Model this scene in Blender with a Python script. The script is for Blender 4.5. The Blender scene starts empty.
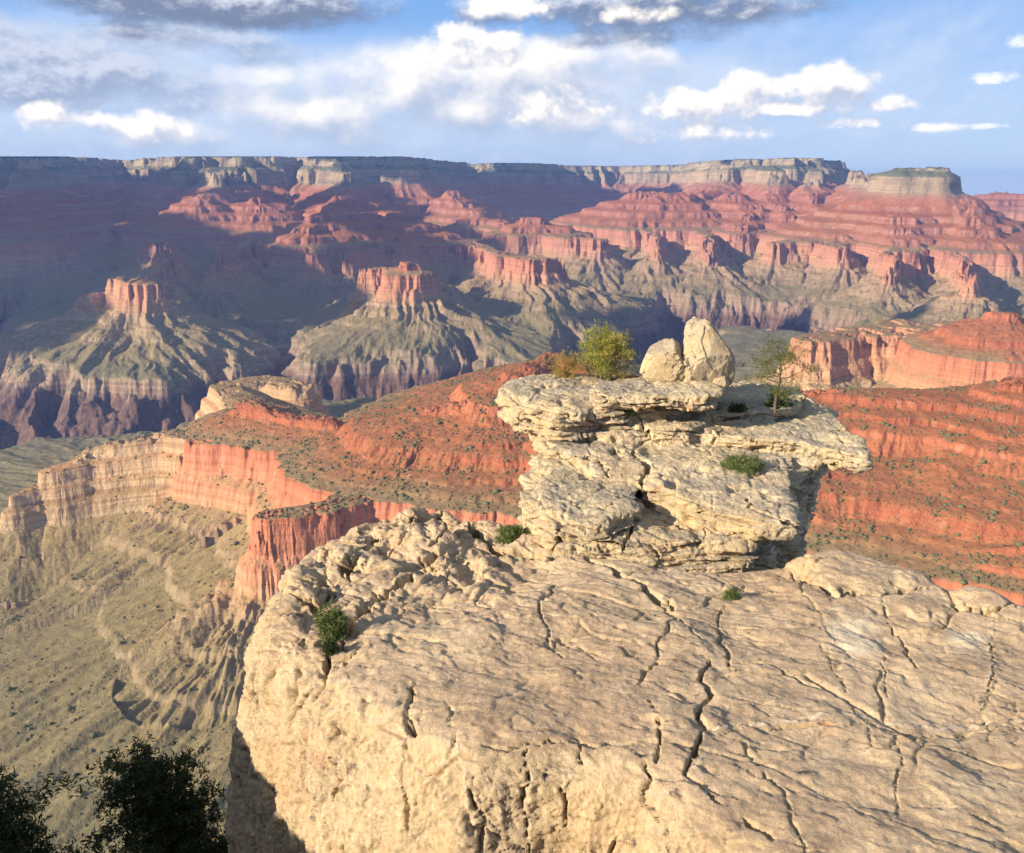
import bpy, math, random
import numpy as np
np.seterr(over='ignore')
R = math.radians
PITCH, FPX, CX, CY = R(15.05), 887.0, 512.0, 426.5
SUN_AZ, SUN_EL = R(61), R(21)     # azimuth measured from straight behind the viewer towards the left
SUN_DIR = np.array([-math.sin(SUN_AZ)*math.cos(SUN_EL), -math.cos(SUN_AZ)*math.cos(SUN_EL), math.sin(SUN_EL)])

scene = bpy.context.scene
col = scene.collection

# ------------------------------------------------------------------ helpers
def tag(o, label=None, cat=None, group=None, kind=None):
    if label: o['label'] = label
    if cat: o['category'] = cat
    if group: o['group'] = group
    if kind: o['kind'] = kind
    return o

def ray(px, py):
    x, y, z = px-CX, FPX, -(py-CY)
    c, s = math.cos(PITCH), math.sin(PITCH)
    return np.array([x, y*c + z*s, -y*s + z*c])

def at_r(px, py, r):
    """point on a viewing ray at horizontal distance r"""
    d = ray(px, py)
    return d * (r/math.hypot(d[0], d[1]))

def at_z(px, py, z):
    d = ray(px, py)
    return d * (z/d[2])

def mesh_obj(name, verts, faces, mat=None, parent=None, smooth=True):
    verts = np.asarray(verts, dtype=np.float32).reshape(-1, 3)
    faces = np.asarray(faces, dtype=np.int32)
    me = bpy.data.meshes.new(name)
    n = faces.shape[1]
    me.vertices.add(len(verts)); me.vertices.foreach_set('co', verts.ravel())
    me.loops.add(faces.size); me.loops.foreach_set('vertex_index', faces.ravel())
    me.polygons.add(len(faces))
    me.polygons.foreach_set('loop_start', np.arange(0, faces.size, n, dtype=np.int32))
    me.polygons.foreach_set('loop_total', np.full(len(faces), n, dtype=np.int32))
    if smooth: me.polygons.foreach_set('use_smooth', np.ones(len(faces), dtype=bool))
    me.update(calc_edges=True); me.validate()
    if mat: me.materials.append(mat)
    o = bpy.data.objects.new(name, me); col.objects.link(o)
    if parent: o.parent = parent
    return o

def attr(o, name, vals):
    a = o.data.attributes.new(name, 'FLOAT', 'POINT')
    a.data.foreach_set('value', np.asarray(vals, dtype=np.float32).ravel())

# hashed gradient noise
U = np.uint32
_GA = (np.arange(256)*(2*math.pi/256)); _GC = np.cos(_GA).astype(np.float32); _GS = np.sin(_GA).astype(np.float32)
def _mix(h):
    h = (h ^ (h >> U(13)))*U(1274126177)
    h = (h ^ (h >> U(16)))*U(2246822519)
    return h ^ (h >> U(15))

def noise2(x, y, seed=0):
    x = np.asarray(x, np.float32); y = np.asarray(y, np.float32)
    x0 = np.floor(x); y0 = np.floor(y); fx = x-x0; fy = y-y0
    ix = x0.astype(np.int32).astype(U)*U(374761393); iy = y0.astype(np.int32).astype(U)*U(668265263)
    s = U((seed*974634777) & 0xffffffff)
    def g(dx, dy):
        a = _mix(ix+U(374761393*dx)+iy+U(668265263*dy)+s) & U(255)
        return _GC[a]*(fx-dx)+_GS[a]*(fy-dy)
    u = fx*fx*fx*(fx*(fx*6-15)+10); v = fy*fy*fy*(fy*(fy*6-15)+10)
    a = g(0,0); a = a+(g(1,0)-a)*u; c = g(0,1); c = c+(g(1,1)-c)*u
    return 1.5*(a+(c-a)*v)

def noise3(x, y, z, seed=0):
    x = np.asarray(x, np.float32); y = np.asarray(y, np.float32); z = np.asarray(z, np.float32)
    x0 = np.floor(x); y0 = np.floor(y); z0 = np.floor(z); fx = x-x0; fy = y-y0; fz = z-z0
    ix = x0.astype(np.int32).astype(U)*U(374761393); iy = y0.astype(np.int32).astype(U)*U(668265263); iz = z0.astype(np.int32).astype(U)*U(3266489917)
    s = U((seed*974634777) & 0xffffffff)
    K = np.float32(1/127.5)
    def g(dx, dy, dz):
        h = _mix(ix+U(374761393*dx)+iy+U(668265263*dy)+iz+U((3266489917*dz) & 0xffffffff)+s)
        return ((h & U(255))*K-1)*(fx-dx)+(((h >> U(8)) & U(255))*K-1)*(fy-dy)+(((h >> U(16)) & U(255))*K-1)*(fz-dz)
    u = fx*fx*(3-2*fx); v = fy*fy*(3-2*fy); w = fz*fz*(3-2*fz)
    r = []
    for dz in (0, 1):
        a = g(0,0,dz); a = a+(g(1,0,dz)-a)*u; c = g(0,1,dz); c = c+(g(1,1,dz)-c)*u
        r.append(a+(c-a)*v)
    return 1.3*(r[0]+(r[1]-r[0])*w)

def fbm2(x, y, octs=4, seed=0, gain=.5, ridged=False):
    t = 0; a = 1.0; n = 0
    for k in range(octs):
        v = noise2(x, y, seed+k*17)
        if ridged: v = 1-2*np.abs(v)
        t = t+a*v; n += a; a *= gain; x = x*2.03+13.7; y = y*2.03-7.3
    return t/n

def fbm3(x, y, z, octs=4, seed=0, gain=.5, ridged=False):
    t = 0; a = 1.0; n = 0
    for k in range(octs):
        v = noise3(x, y, z, seed+k*17)
        if ridged: v = 1-2*np.abs(v)
        t = t+a*v; n += a; a *= gain; x = x*2.03+13.7; y = y*2.03-7.3; z = z*2.03+3.1
    return t/n

def sstep(a, b, x):
    t = np.clip((x-a)/(b-a), 0, 1)
    return t*t*(3-2*t)

# ------------------------------------------------------------------ node helpers
class NT:
    def __init__(s, tree): s.t = tree; s.n = tree.nodes; s.l = tree.links
    def node(s, typ, **kw):
        n = s.n.new(typ)
        ins = kw.pop('ins', {})
        for k, v in kw.items(): setattr(n, k, v)
        for k, v in ins.items():
            if isinstance(v, bpy.types.NodeSocket): s.l.new(v, n.inputs[k])
            else: n.inputs[k].default_value = v
        return n
    def math(s, op, a, b=0.0, c=None, clamp=False):
        n = s.n.new('ShaderNodeMath'); n.operation = op; n.use_clamp = clamp
        for i, v in enumerate((a, b) if c is None else (a, b, c)):
            if isinstance(v, bpy.types.NodeSocket): s.l.new(v, n.inputs[i])
            else: n.inputs[i].default_value = v
        return n.outputs[0]
    def noise(s, vec, scale, detail=4, rough=.5, lac=2.0, dist=0.0, out=0):
        n = s.node('ShaderNodeTexNoise', ins={'Scale': scale, 'Detail': detail, 'Roughness': rough, 'Lacunarity': lac, 'Distortion': dist})
        s.l.new(vec, n.inputs['Vector']); return n.outputs[out]
    def maprange(s, v, a, b, c=0.0, d=1.0, smooth=False):
        n = s.node('ShaderNodeMapRange', interpolation_type='SMOOTHSTEP' if smooth else 'LINEAR')
        s.l.new(v, n.inputs[0])
        for i, q in zip((1,2,3,4), (a,b,c,d)):
            if isinstance(q, bpy.types.NodeSocket): s.l.new(q, n.inputs[i])
            else: n.inputs[i].default_value = q
        return n.outputs[0]
    def mix(s, f, a, b, blend='MIX'):
        n = s.n.new('ShaderNodeMix'); n.data_type = 'RGBA'; n.blend_type = blend
        for k, v in ((0, f), (6, a), (7, b)):
            if isinstance(v, bpy.types.NodeSocket): s.l.new(v, n.inputs[k])
            else: n.inputs[k].default_value = v if k == 0 else ((*v, 1) if len(v) == 3 else v)
        return n.outputs[2]
    def ramp(s, f, stops, interp='LINEAR'):
        n = s.n.new('ShaderNodeValToRGB'); cr = n.color_ramp; cr.interpolation = interp
        while len(cr.elements) < len(stops): cr.elements.new(.5)
        for e, (p, c) in zip(cr.elements, stops): e.position = p; e.color = (*c, 1)
        s.l.new(f, n.inputs[0]); return n.outputs[0]
    def scale(s, vec, sc):
        n = s.node('ShaderNodeVectorMath', operation='MULTIPLY'); s.l.new(vec, n.inputs[0]); n.inputs[1].default_value = sc
        return n.outputs[0]

def new_mat(name):
    m = bpy.data.materials.new(name); m.use_nodes = True
    nt = NT(m.node_tree); bsdf = m.node_tree.nodes['Principled BSDF']
    bsdf.inputs['Roughness'].default_value = .9
    bsdf.inputs['Specular IOR Level'].default_value = .2
    return m, nt, bsdf
# ------------------------------------------------------------------ canyon terrain
# rock column: (horizontal run out from the plateau edge, level below the rim)
COL = np.array([(0,0),(30,-85),(110,-135),(135,-250),(290,-350),(330,-392),(420,-412),(445,-455),(540,-478),(565,-520),
                (670,-545),(695,-580),(790,-600),(806,-668),(828,-686),(842,-735),(885,-762),(892,-776),(960,-800),(968,-818),(1060,-850),(1068,-862),(1250,-915),(1600,-962),(2400,-985),(4000,-1005)], float)
def prof(s): return np.interp(s, COL[:,0], COL[:,1])
_s, _l, _q = [290], [-350], 290
while _l[-1] > -590:
    c_ = 9+7*abs(math.sin(len(_s)*2.3)); r_ = 17+11*abs(math.cos(len(_s)*1.7)); _s += [_s[-1]+4, _s[-1]+4+r_]; _l += [_l[-1]-c_, _l[-1]-c_-7]
_s = list(290+(np.array(_s)-290)*(500/(_s[-1]-290)))
COLN = np.array([(a, b) for a, b in COL if a < 290]+list(zip(_s, _l))+[(a, b) for a, b in COL if a > 790])
def profn(s): return np.interp(s, COLN[:,0], COLN[:,1])
def iprof(l): return np.interp(-l, -COL[:,1], COL[:,0])
def dip(y, x=1e5): return np.clip(y-2500, 0, 7500)*.044-62*np.exp(-((x+1200)**2+(y-1950)**2)/420.0**2)
def at_level(px, py, lev):
    d = ray(px, py); d = d/math.hypot(d[0], d[1]); t = -d[2]
    r = (-lev+110)/(t+.044)
    for _ in range(60):
        z = lev+float(dip(np.array(r*d[1]), r*d[0]))
        if abs(t) < 1e-4: break
        rn = -z/t
        r = r*.6+rn*.4 if rn > 0 else r*1.02
        r = min(max(r, 700), 24000)
    return d*r

# crest lines: (px, py, level, half width) ; a number > 3000 in a 5th place gives the distance instead of solving for it
def P(px, py, lev, w, r=None):
    p = at_level(px, py, lev) if r is None else at_r(px, py, r)
    return (p[0], p[1], lev, w)
CRESTS = [
 # --- far side, left to right: (points, run scale, buff)
 ([P(-60,215,-600,120,8300),P(20,212,-600,110,7900),P(58,212,-600,60,7700)], 1.2, 0),
 ([P(-60,190,-340,100,9300),P(10,190,-340,80,9200)], 1.2, 0),
 ([P(132,281,-590,50),P(118,283,-600,55),P(98,287,-640,25),P(78,305,-730,10),P(60,335,-860,5)], 1.0, .35),
 ([P(130,283,-620,60),P(150,262,-780,40,5600),P(165,250,-740,50,6300),P(160,226,-600,80),P(185,214,-560,50),P(205,202,-350,60,8700),P(215,185,-120,60,9700)], 1.15, .1),
 ([P(230,190,-100,140,9700),P(240,200,-330,60,9100),P(262,208,-420,60,8400)], 1.2, 0),
 ([P(340,190,-60,60,9500),P(338,200,-350,60,8600),P(380,207,-400,60,7700),P(418,216,-440,50,7200),P(440,234,-600,60),P(470,244,-610,60),P(505,255,-590,45),P(545,262,-610,45),P(562,272,-680,10)], 1.1, 0),
 ([P(380,210,-420,50,7600),P(320,216,-440,50,7200),P(270,236,-600,70),P(228,257,-640,40)], 1.0, 0),
 ([P(318,217,-440,40,7200),P(312,240,-600,60),P(318,255,-610,30)], 1.0, 0),
 ([P(418,216,-440,50,7200),P(395,250,-600,60,6700),P(360,262,-640,30,6400)], 1.0, 0),
 ([P(408,266,-560,12),P(404,268,-600,50),P(392,268,-600,45),P(375,273,-630,20)], .95, .1),
 ([P(375,275,-640,20),P(362,288,-720,12),P(350,300,-800,10)], .9, .2),
 ([P(420,268,-620,40),P(445,290,-760,20),P(452,296,-780,15)], .9, .1),
 ([P(594,239,-600,45),P(560,237,-600,50),P(530,236,-600,60),P(500,226,-580,60),P(470,218,-520,60,8500),P(455,205,-350,60,9300)], 1.1, .1),
 ([P(545,219,-490,40,7700),P(535,222,-500,40,7700)], 1.1, 0),
 ([P(640,198,-340,110,8900),P(672,200,-340,110,8900),P(700,200,-380,60,9300),P(735,190,-200,60,10500)], 1.35, 0),
 ([P(650,200,-350,60,8700),P(625,222,-600,50),P(617,222,-600,40)], 1.0, 0),
 ([P(672,205,-380,60,8800),P(655,225,-600,50)], 1.0, 0),
 ([P(735,195,-340,90,9200),P(745,210,-500,50,8400),P(738,226,-600,50,7900)], 1.15, 0),
 ([P(765,185,-100,80,10200),P(775,200,-400,50,9000),P(795,226,-600,40,7700)], 1.05, 0),
 ([P(810,186,-120,80,10200),P(820,205,-420,50,8600),P(840,238,-600,60)], 1.05, 0),
 ([P(775,243,-600,45),P(800,240,-590,55),P(826,243,-600,45)], .95, .2),
 ([P(812,240,-600,30),P(830,236,-620,20,7000),P(850,230,-560,60,7500)], 1.0, .1),
 ([P(700,226,-600,40),P(712,240,-640,30,7300),P(722,250,-720,12,6900)], .9, .1),
 ([P(655,232,-610,30),P(668,246,-700,15,7000)], .9, .1),
 ([P(885,240,-600,50),P(893,262,-690,15,6300)], .9, .1),
 ([P(965,246,-600,50),P(970,268,-720,14,5900)], .9, .1),
 ([P(430,238,-600,30),P(452,262,-660,25,6700)], .9, 0),
 ([P(235,258,-640,25),P(215,272,-760,8,5900)], .9, .1),
 # temple on the right
 ([P(900,170,-70,60,8300),P(932,170,-70,60,8300)], 1.35, .25),
 ([P(880,184,-225,40,8800),P(900,182,-215,80,8500),P(950,184,-225,50,8300)], 1.35, .25),
 ([P(855,184,-225,60,9800),P(868,186,-225,60,9000)], 1.2, .2),
 ([P(900,190,-400,100,7600),P(905,236,-600,120,7000)], 1.1, .1),
 ([P(965,190,-300,100,8100),P(985,215,-500,80,7400),P(1000,243,-600,100)], 1.1, .1),
 ([P(975,240,-600,70),P(1060,245,-600,100)], 1.1, .1),
 ([P(850,240,-600,70),P(905,238,-600,70),P(950,240,-600,90)], 1.0, .1),
 ([P(1000,200,-400,100,12500),P(1100,200,-400,200,12500)], 1.2, .1),
 # --- near side
 ([P(815,342,-600,55),P(850,334,-600,90),P(920,330,-600,160),P(1010,334,-600,190),P(1150,340,-600,200)], .95, .45),
 ([P(985,313,-480,8),P(1000,314,-480,8)], 1.1, 0),
 # long red spur: from the left mesa to the right
 ([P(345,434,-585,25),P(385,424,-560,25),P(420,414,-535,25),P(440,404,-490,20),P(500,395,-470,30),P(530,372,-440,20),P(552,354,-425,12),P(575,362,-430,15),P(620,388,-455,30),
   P(700,396,-460,30),P(800,399,-455,30),P(900,393,-430,35),P(1024,385,-400,40),P(1200,380,-385,60),P(1600,375,-330,120)], 1.45, 0),
 ([P(345,434,-585,20),P(300,420,-565,15),P(252,401,-545,12)], 1.3, 0),
 ([P(252,401,-590,30),P(232,392,-600,35),P(225,384,-600,45),P(262,379,-600,50),P(300,388,-610,40)], .9, 1),
 ([P(345,458,-600,50),P(290,446,-600,45),P(250,440,-600,50),P(205,437,-600,40)], .9, 0),
 ([P(200,434,-600,35),P(170,432,-600,30),P(130,441,-612,25),P(95,452,-630,20),P(65,470,-655,14),P(38,490,-690,10),P(18,512,-728,6)], .9, 1),
 ([P(545,440,-520,20),P(500,455,-560,30),P(440,470,-590,35),P(380,488,-600,55),P(330,508,-600,35),P(290,514,-600,35),P(272,516,-600,30)], .9, 0),
]
RIM = [(-60,11500),(0,10400),(35,9900),(70,11200),(120,12500),(165,11200),(200,10000),(250,9900),(290,10600),(335,9700),(375,10400),(395,9900),(430,11200),(455,12300),(480,13500),
       (500,12500),(530,12800),(560,13900),(620,14500),(680,13800),(715,11800),(745,11200),(765,11600),(790,10700),(815,11400),(832,12600),(838,15000),(845,23000)]
RIVER = [P(-400,470,-985,0),P(-200,440,-985,0),P(0,425,-985,0),P(60,412,-985,0),P(130,412,-985,0),P(215,398,-985,0),P(290,384,-985,0),P(420,383,-985,0),P(540,386,-985,0),P(600,372,-985,0),
         P(640,338,-985,0),P(690,318,-985,0),P(740,316,-985,0),P(800,322,-985,0),P(870,312,-985,0),P(960,316,-985,0),P(1200,300,-985,0)]
TRIBS = [([P(455,388,-985,0),P(458,345,-985,0),P(440,325,-985,0),P(455,300,-960,0)], 150, .55),
         ([P(190,400,-985,0),P(205,370,-985,0),P(180,350,-985,0)], 120, .6),
         ([P(270,385,-985,0),P(275,352,-985,0),P(262,335,-985,0)], 130, .5),
         ([P(690,318,-985,0),P(660,295,-985,0),P(690,280,-985,0),P(660,270,-985,0),P(640,262,-985,0)], 150, .5),
         ([P(560,378,-985,0),P(570,335,-985,0),P(600,300,-985,0),P(590,270,-985,0)], 120, .4),
         ([P(0,425,-985,0),P(-60,330,-985,0),P(20,290,-985,0)], 300, .8),
         ([P(800,322,-985,0),P(850,292,-985,0),P(900,285,-985,0),P(950,290,-985,0)], 80, .35),
         ([P(60,412,-985,0),P(48,380,-985,0)], 120, .8)]

def seg_dist(X, Y, A, B):
    dx, dy = B[0]-A[0], B[1]-A[1]; L = dx*dx+dy*dy+1e-9
    t = np.clip(((X-A[0])*dx+(Y-A[1])*dy)/L, 0, 1)
    cx = A[0]+t*dx; cy = A[1]+t*dy
    return np.hypot(X-cx, Y-cy), t, cx, cy

def terrain_height(X, Y):
    Rr = np.hypot(X, Y)
    far = sstep(2800, 4500, Rr)
    # warp the plan so that edges scallop
    w1 = 60+90*far; 
    wx = fbm2(X/900, Y/900, 3, 5)*w1*1.3 + fbm2(X/230, Y/230, 3, 6)*(22+34*far)
    wy = fbm2(X/900+50, Y/900, 3, 7)*w1*1.3 + fbm2(X/230+50, Y/230, 3, 8)*(22+34*far)
    near_k = .25+.75*far
    wx *= near_k; wy *= near_k
    XX = X+wx; YY = Y+wy
    bx0, bx1, by0, by1 = XX.min(), XX.max(), YY.min(), YY.max()
    S = np.full(X.shape, 4000.0); QX = XX.copy(); QY = YY.copy(); BF = np.zeros(X.shape)
    for pts, sc, buff in CRESTS:
        for A, B in zip(pts[:-1], pts[1:]):
            if max(min(A[0], B[0])-bx1, bx0-max(A[0], B[0]), min(A[1], B[1])-by1, by0-max(A[1], B[1])) > 3600*sc: continue
            d, t, cx, cy = seg_dist(XX, YY, A, B)
            s = iprof(A[2]+(B[2]-A[2])*t) + (d-(A[3]+(B[3]-A[3])*t))/sc
            s = np.where(d < (A[3]+(B[3]-A[3])*t), iprof(A[2]+(B[2]-A[2])*t)-6*0, s)
            m = s < S
            S = np.where(m, s, S); QX = np.where(m, cx, QX); QY = np.where(m, cy, QY); BF = np.where(m, buff, BF)
    # plateau polygon
    rim = [at_r(px, 160, r)[:2] for px, r in RIM]
    rim = [np.array([-9000, 9000.]), np.array([-8600, 9500.])]+rim
    sd = np.full(X.shape, 1e9); cxs = QX.copy(); cys = QY.copy()
    for A, B in zip(rim[:-1], rim[1:]):
        d, t, cx, cy = seg_dist(XX, YY, A, B); m = d < sd
        sd = np.where(m, d, sd); cxs = np.where(m, cx, cxs); cys = np.where(m, cy, cys)
    poly = rim+[np.array([3000., 60000.]), np.array([-60000., 60000.]), np.array([-60000., 9000.])]
    ins = np.zeros(X.shape, bool)
    for A, B in zip(poly, poly[1:]+poly[:1]):
        c = ((A[1] > YY) != (B[1] > YY)) & (XX < (B[0]-A[0])*(YY-A[1])/((B[1]-A[1]) or 1e-9)+A[0])
        ins ^= c
    s = np.where(ins, 0, sd/1.25)
    m = s < S
    S = np.where(m, s, S); QX = np.where(m, cxs, QX); QY = np.where(m, cys, QY); BF = np.where(m, .3, BF)
    # flutes and gullies that run down the slopes
    dq = np.hypot(XX-QX, YY-QY)+1; q = .07+380/(dq+60)
    gx = QX+(XX-QX)*q; gy = QY+(YY-QY)*q
    g1 = fbm2(gx/75, gy/75, 3, 21, ridged=True, gain=.45); g2 = fbm2(gx/22, gy/22, 2, 25, ridged=True)
    g3 = fbm2(gx/210, gy/210, 2, 29, ridged=True)
    top = prof(S)
    cl = sstep(5, 60, S-np.where(S > 0, 0, 0))
    k = np.clip((S-20)/300, 0, 1)
    but = fbm2(QX/330+7, QY/330, 3, 33, ridged=True); fr2 = sstep(6500, 9000, Rr)
    tb = (1-.75*(np.abs(BF-.25) < .01))
    S2 = S + k*((g1-.3)*-26*(.35+.45*far) + (g2-.3)*-7*(.5+.5*far) + (g3-.3)*-48*far)*tb*(1-.7*(BF > .8)) - np.where(S > 0, (but-.35)*np.where(np.abs(BF-.3) < .01, 190, 55), 0)*fr2*sstep(0, 60, S)*tb - np.where(S > 0, (but-.35)*22, 0)*far*(1-fr2)
    S2 = np.maximum(S2, 0)
    fine = fbm2(X/60, Y/60, 4, 31)
    lw = fbm2(X/260, Y/260, 3, 34); mk = sstep(-.34, .02, fbm2(X/420+3, Y/420, 3, 35))*sstep(-300, 500, X)*.75+.25
    mk = np.clip(mk*(1-far), 0, 1)
    sa = S2+fine*7+lw*34*(S2 > 250)*(S2 < 780)*np.minimum((S2-250)/60, 1)*np.minimum((780-S2)/60, 1)
    lev = prof(sa)*(1-mk)+profn(sa)*mk
    s3 = S2+fine*7
    lev = lev+(BF > .8)*(np.interp(s3, [0,780,790,800,818,824,842,848,866,872,885,960,1100], [0,-597,-600,-636,-643,-676,-684,-712,-721,-742,-762,-800,-862])-lev)*(s3 > 780)*(s3 < 1100)
    sl = sstep(830, 900, S2)*(1-sstep(1500, 2300, S2))          # the shale aprons below the red cliffs
    sl = np.maximum(sl, (1-far)*sstep(830, 900, S2)*(1-.55*sstep(1300, 2600, S2)))
    sl = sl*(1-.85*(BF > .8))
    lev = lev + sl*((g1-.3)*(18+4*far)*(.85-.3*far) + (g2-.3)*7*(1-.3*far) + (g3-.3)*36*(.9-.2*far))
    lev = lev + fbm2(X/35, Y/35, 3, 41)*1.6*(1+far)
    # open benches
    flat = sstep(1300, 2200, S2)
    roll = fbm2(X/700, Y/700, 4, 51)*34 + fbm2(X/220, Y/220, 4, 55, ridged=True)*16
    lev = lev + flat*roll*.8
    # inner gorge
    gx1 = X+fbm2(X/420, Y/420, 4, 61)*150; gy1 = Y+fbm2(X/420+9, Y/420, 4, 62)*150
    D = np.full(X.shape, 1e9); 
    for A, B in zip(RIVER[:-1], RIVER[1:]):
        d, t, cx, cy = seg_dist(gx1, gy1, A, B); D = np.minimum(D, d)
    gr = fbm2(X/330, Y/330, 5, 65, ridged=True)
    Dg = D - (gr-.2)*120
    gd = np.interp(Dg, [15, 60, 150, 260, 330, 352, 420, 520], [-400, -380, -270, -150, -78, -18, -6, 0])
    for pts, w, dep in TRIBS:
        D2 = np.full(X.shape, 1e9)
        for A, B in zip(pts[:-1], pts[1:]):
            d, t, cx, cy = seg_dist(gx1, gy1, A, B); D2 = np.minimum(D2, d)
        D2 = (D2-gr*.2*w)/w
        gd = np.minimum(gd, dep*np.interp(D2, [0, .35, .8, 1, 1.06, 1.3, 1.6], [-330, -250, -120, -90, -22, -8, 0]))
    southbank = 0
    lev2 = lev+gd*sstep(-880, -950, lev)
    gorge = sstep(-12, -60, gd*sstep(-880, -950, lev))
    h = lev2+dip(Y, X)
    # the near rim wall that drops away under the viewer
    fx = fbm2(X/60, Y/60, 4, 71)
    wall = -13.2-1.62*np.maximum(Rr-14+fx*np.clip(Rr-14, 0, 14), 0)
    st = 30.0
    wq = wall/st; wf = np.floor(wq); wr = wq-wf
    wall = np.where(Rr > 40, st*(wf+sstep(.25, .75, wr)), wall)
    h = np.maximum(h, wall)
    h = h - 0*X
    lev2 = np.where(wall >= h-1e-6, h, lev2)
    return h, lev2, BF, gorge, S2

def build_terrain():
    na = 1640
    az = np.radians(np.linspace(-50, 50, na))
    r1 = np.exp(np.linspace(math.log(2.5), math.log(640), 150))[:-1]
    r2 = np.exp(np.linspace(math.log(640), math.log(15500), 1330))
    r3 = np.exp(np.linspace(math.log(15500), math.log(24500), 30))[1:]
    r = np.concatenate([r1, r2, r3]); nr = len(r)
    X = (r[:,None]*np.sin(az)[None,:]).ravel(); Y = (r[:,None]*np.cos(az)[None,:]).ravel()
    h = np.zeros(nr*na); lev = h.copy(); bf = h.copy(); gorge = h.copy(); S = h.copy()
    X2 = X.reshape(nr, na); Y2 = Y.reshape(nr, na)
    for i0 in range(0, nr, 60):
        for j0 in range(0, na, 410):
            sl = (slice(i0, min(i0+60, nr)), slice(j0, min(j0+410, na)))
            res = terrain_height(X2[sl], Y2[sl])
            for dst, v in zip((h, lev, bf, gorge, S), res): dst.reshape(nr, na)[sl] = v
    V = np.stack([X, Y, h], 1)
    i = np.arange(nr-1)[:,None]*na+np.arange(na-1)[None,:]
    F = np.stack([i, i+1, i+na+1, i+na], -1)
    rmid = np.repeat(r[:-1], na-1)
    return V, F.reshape(-1, 4), rmid, lev, bf, gorge, S

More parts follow.
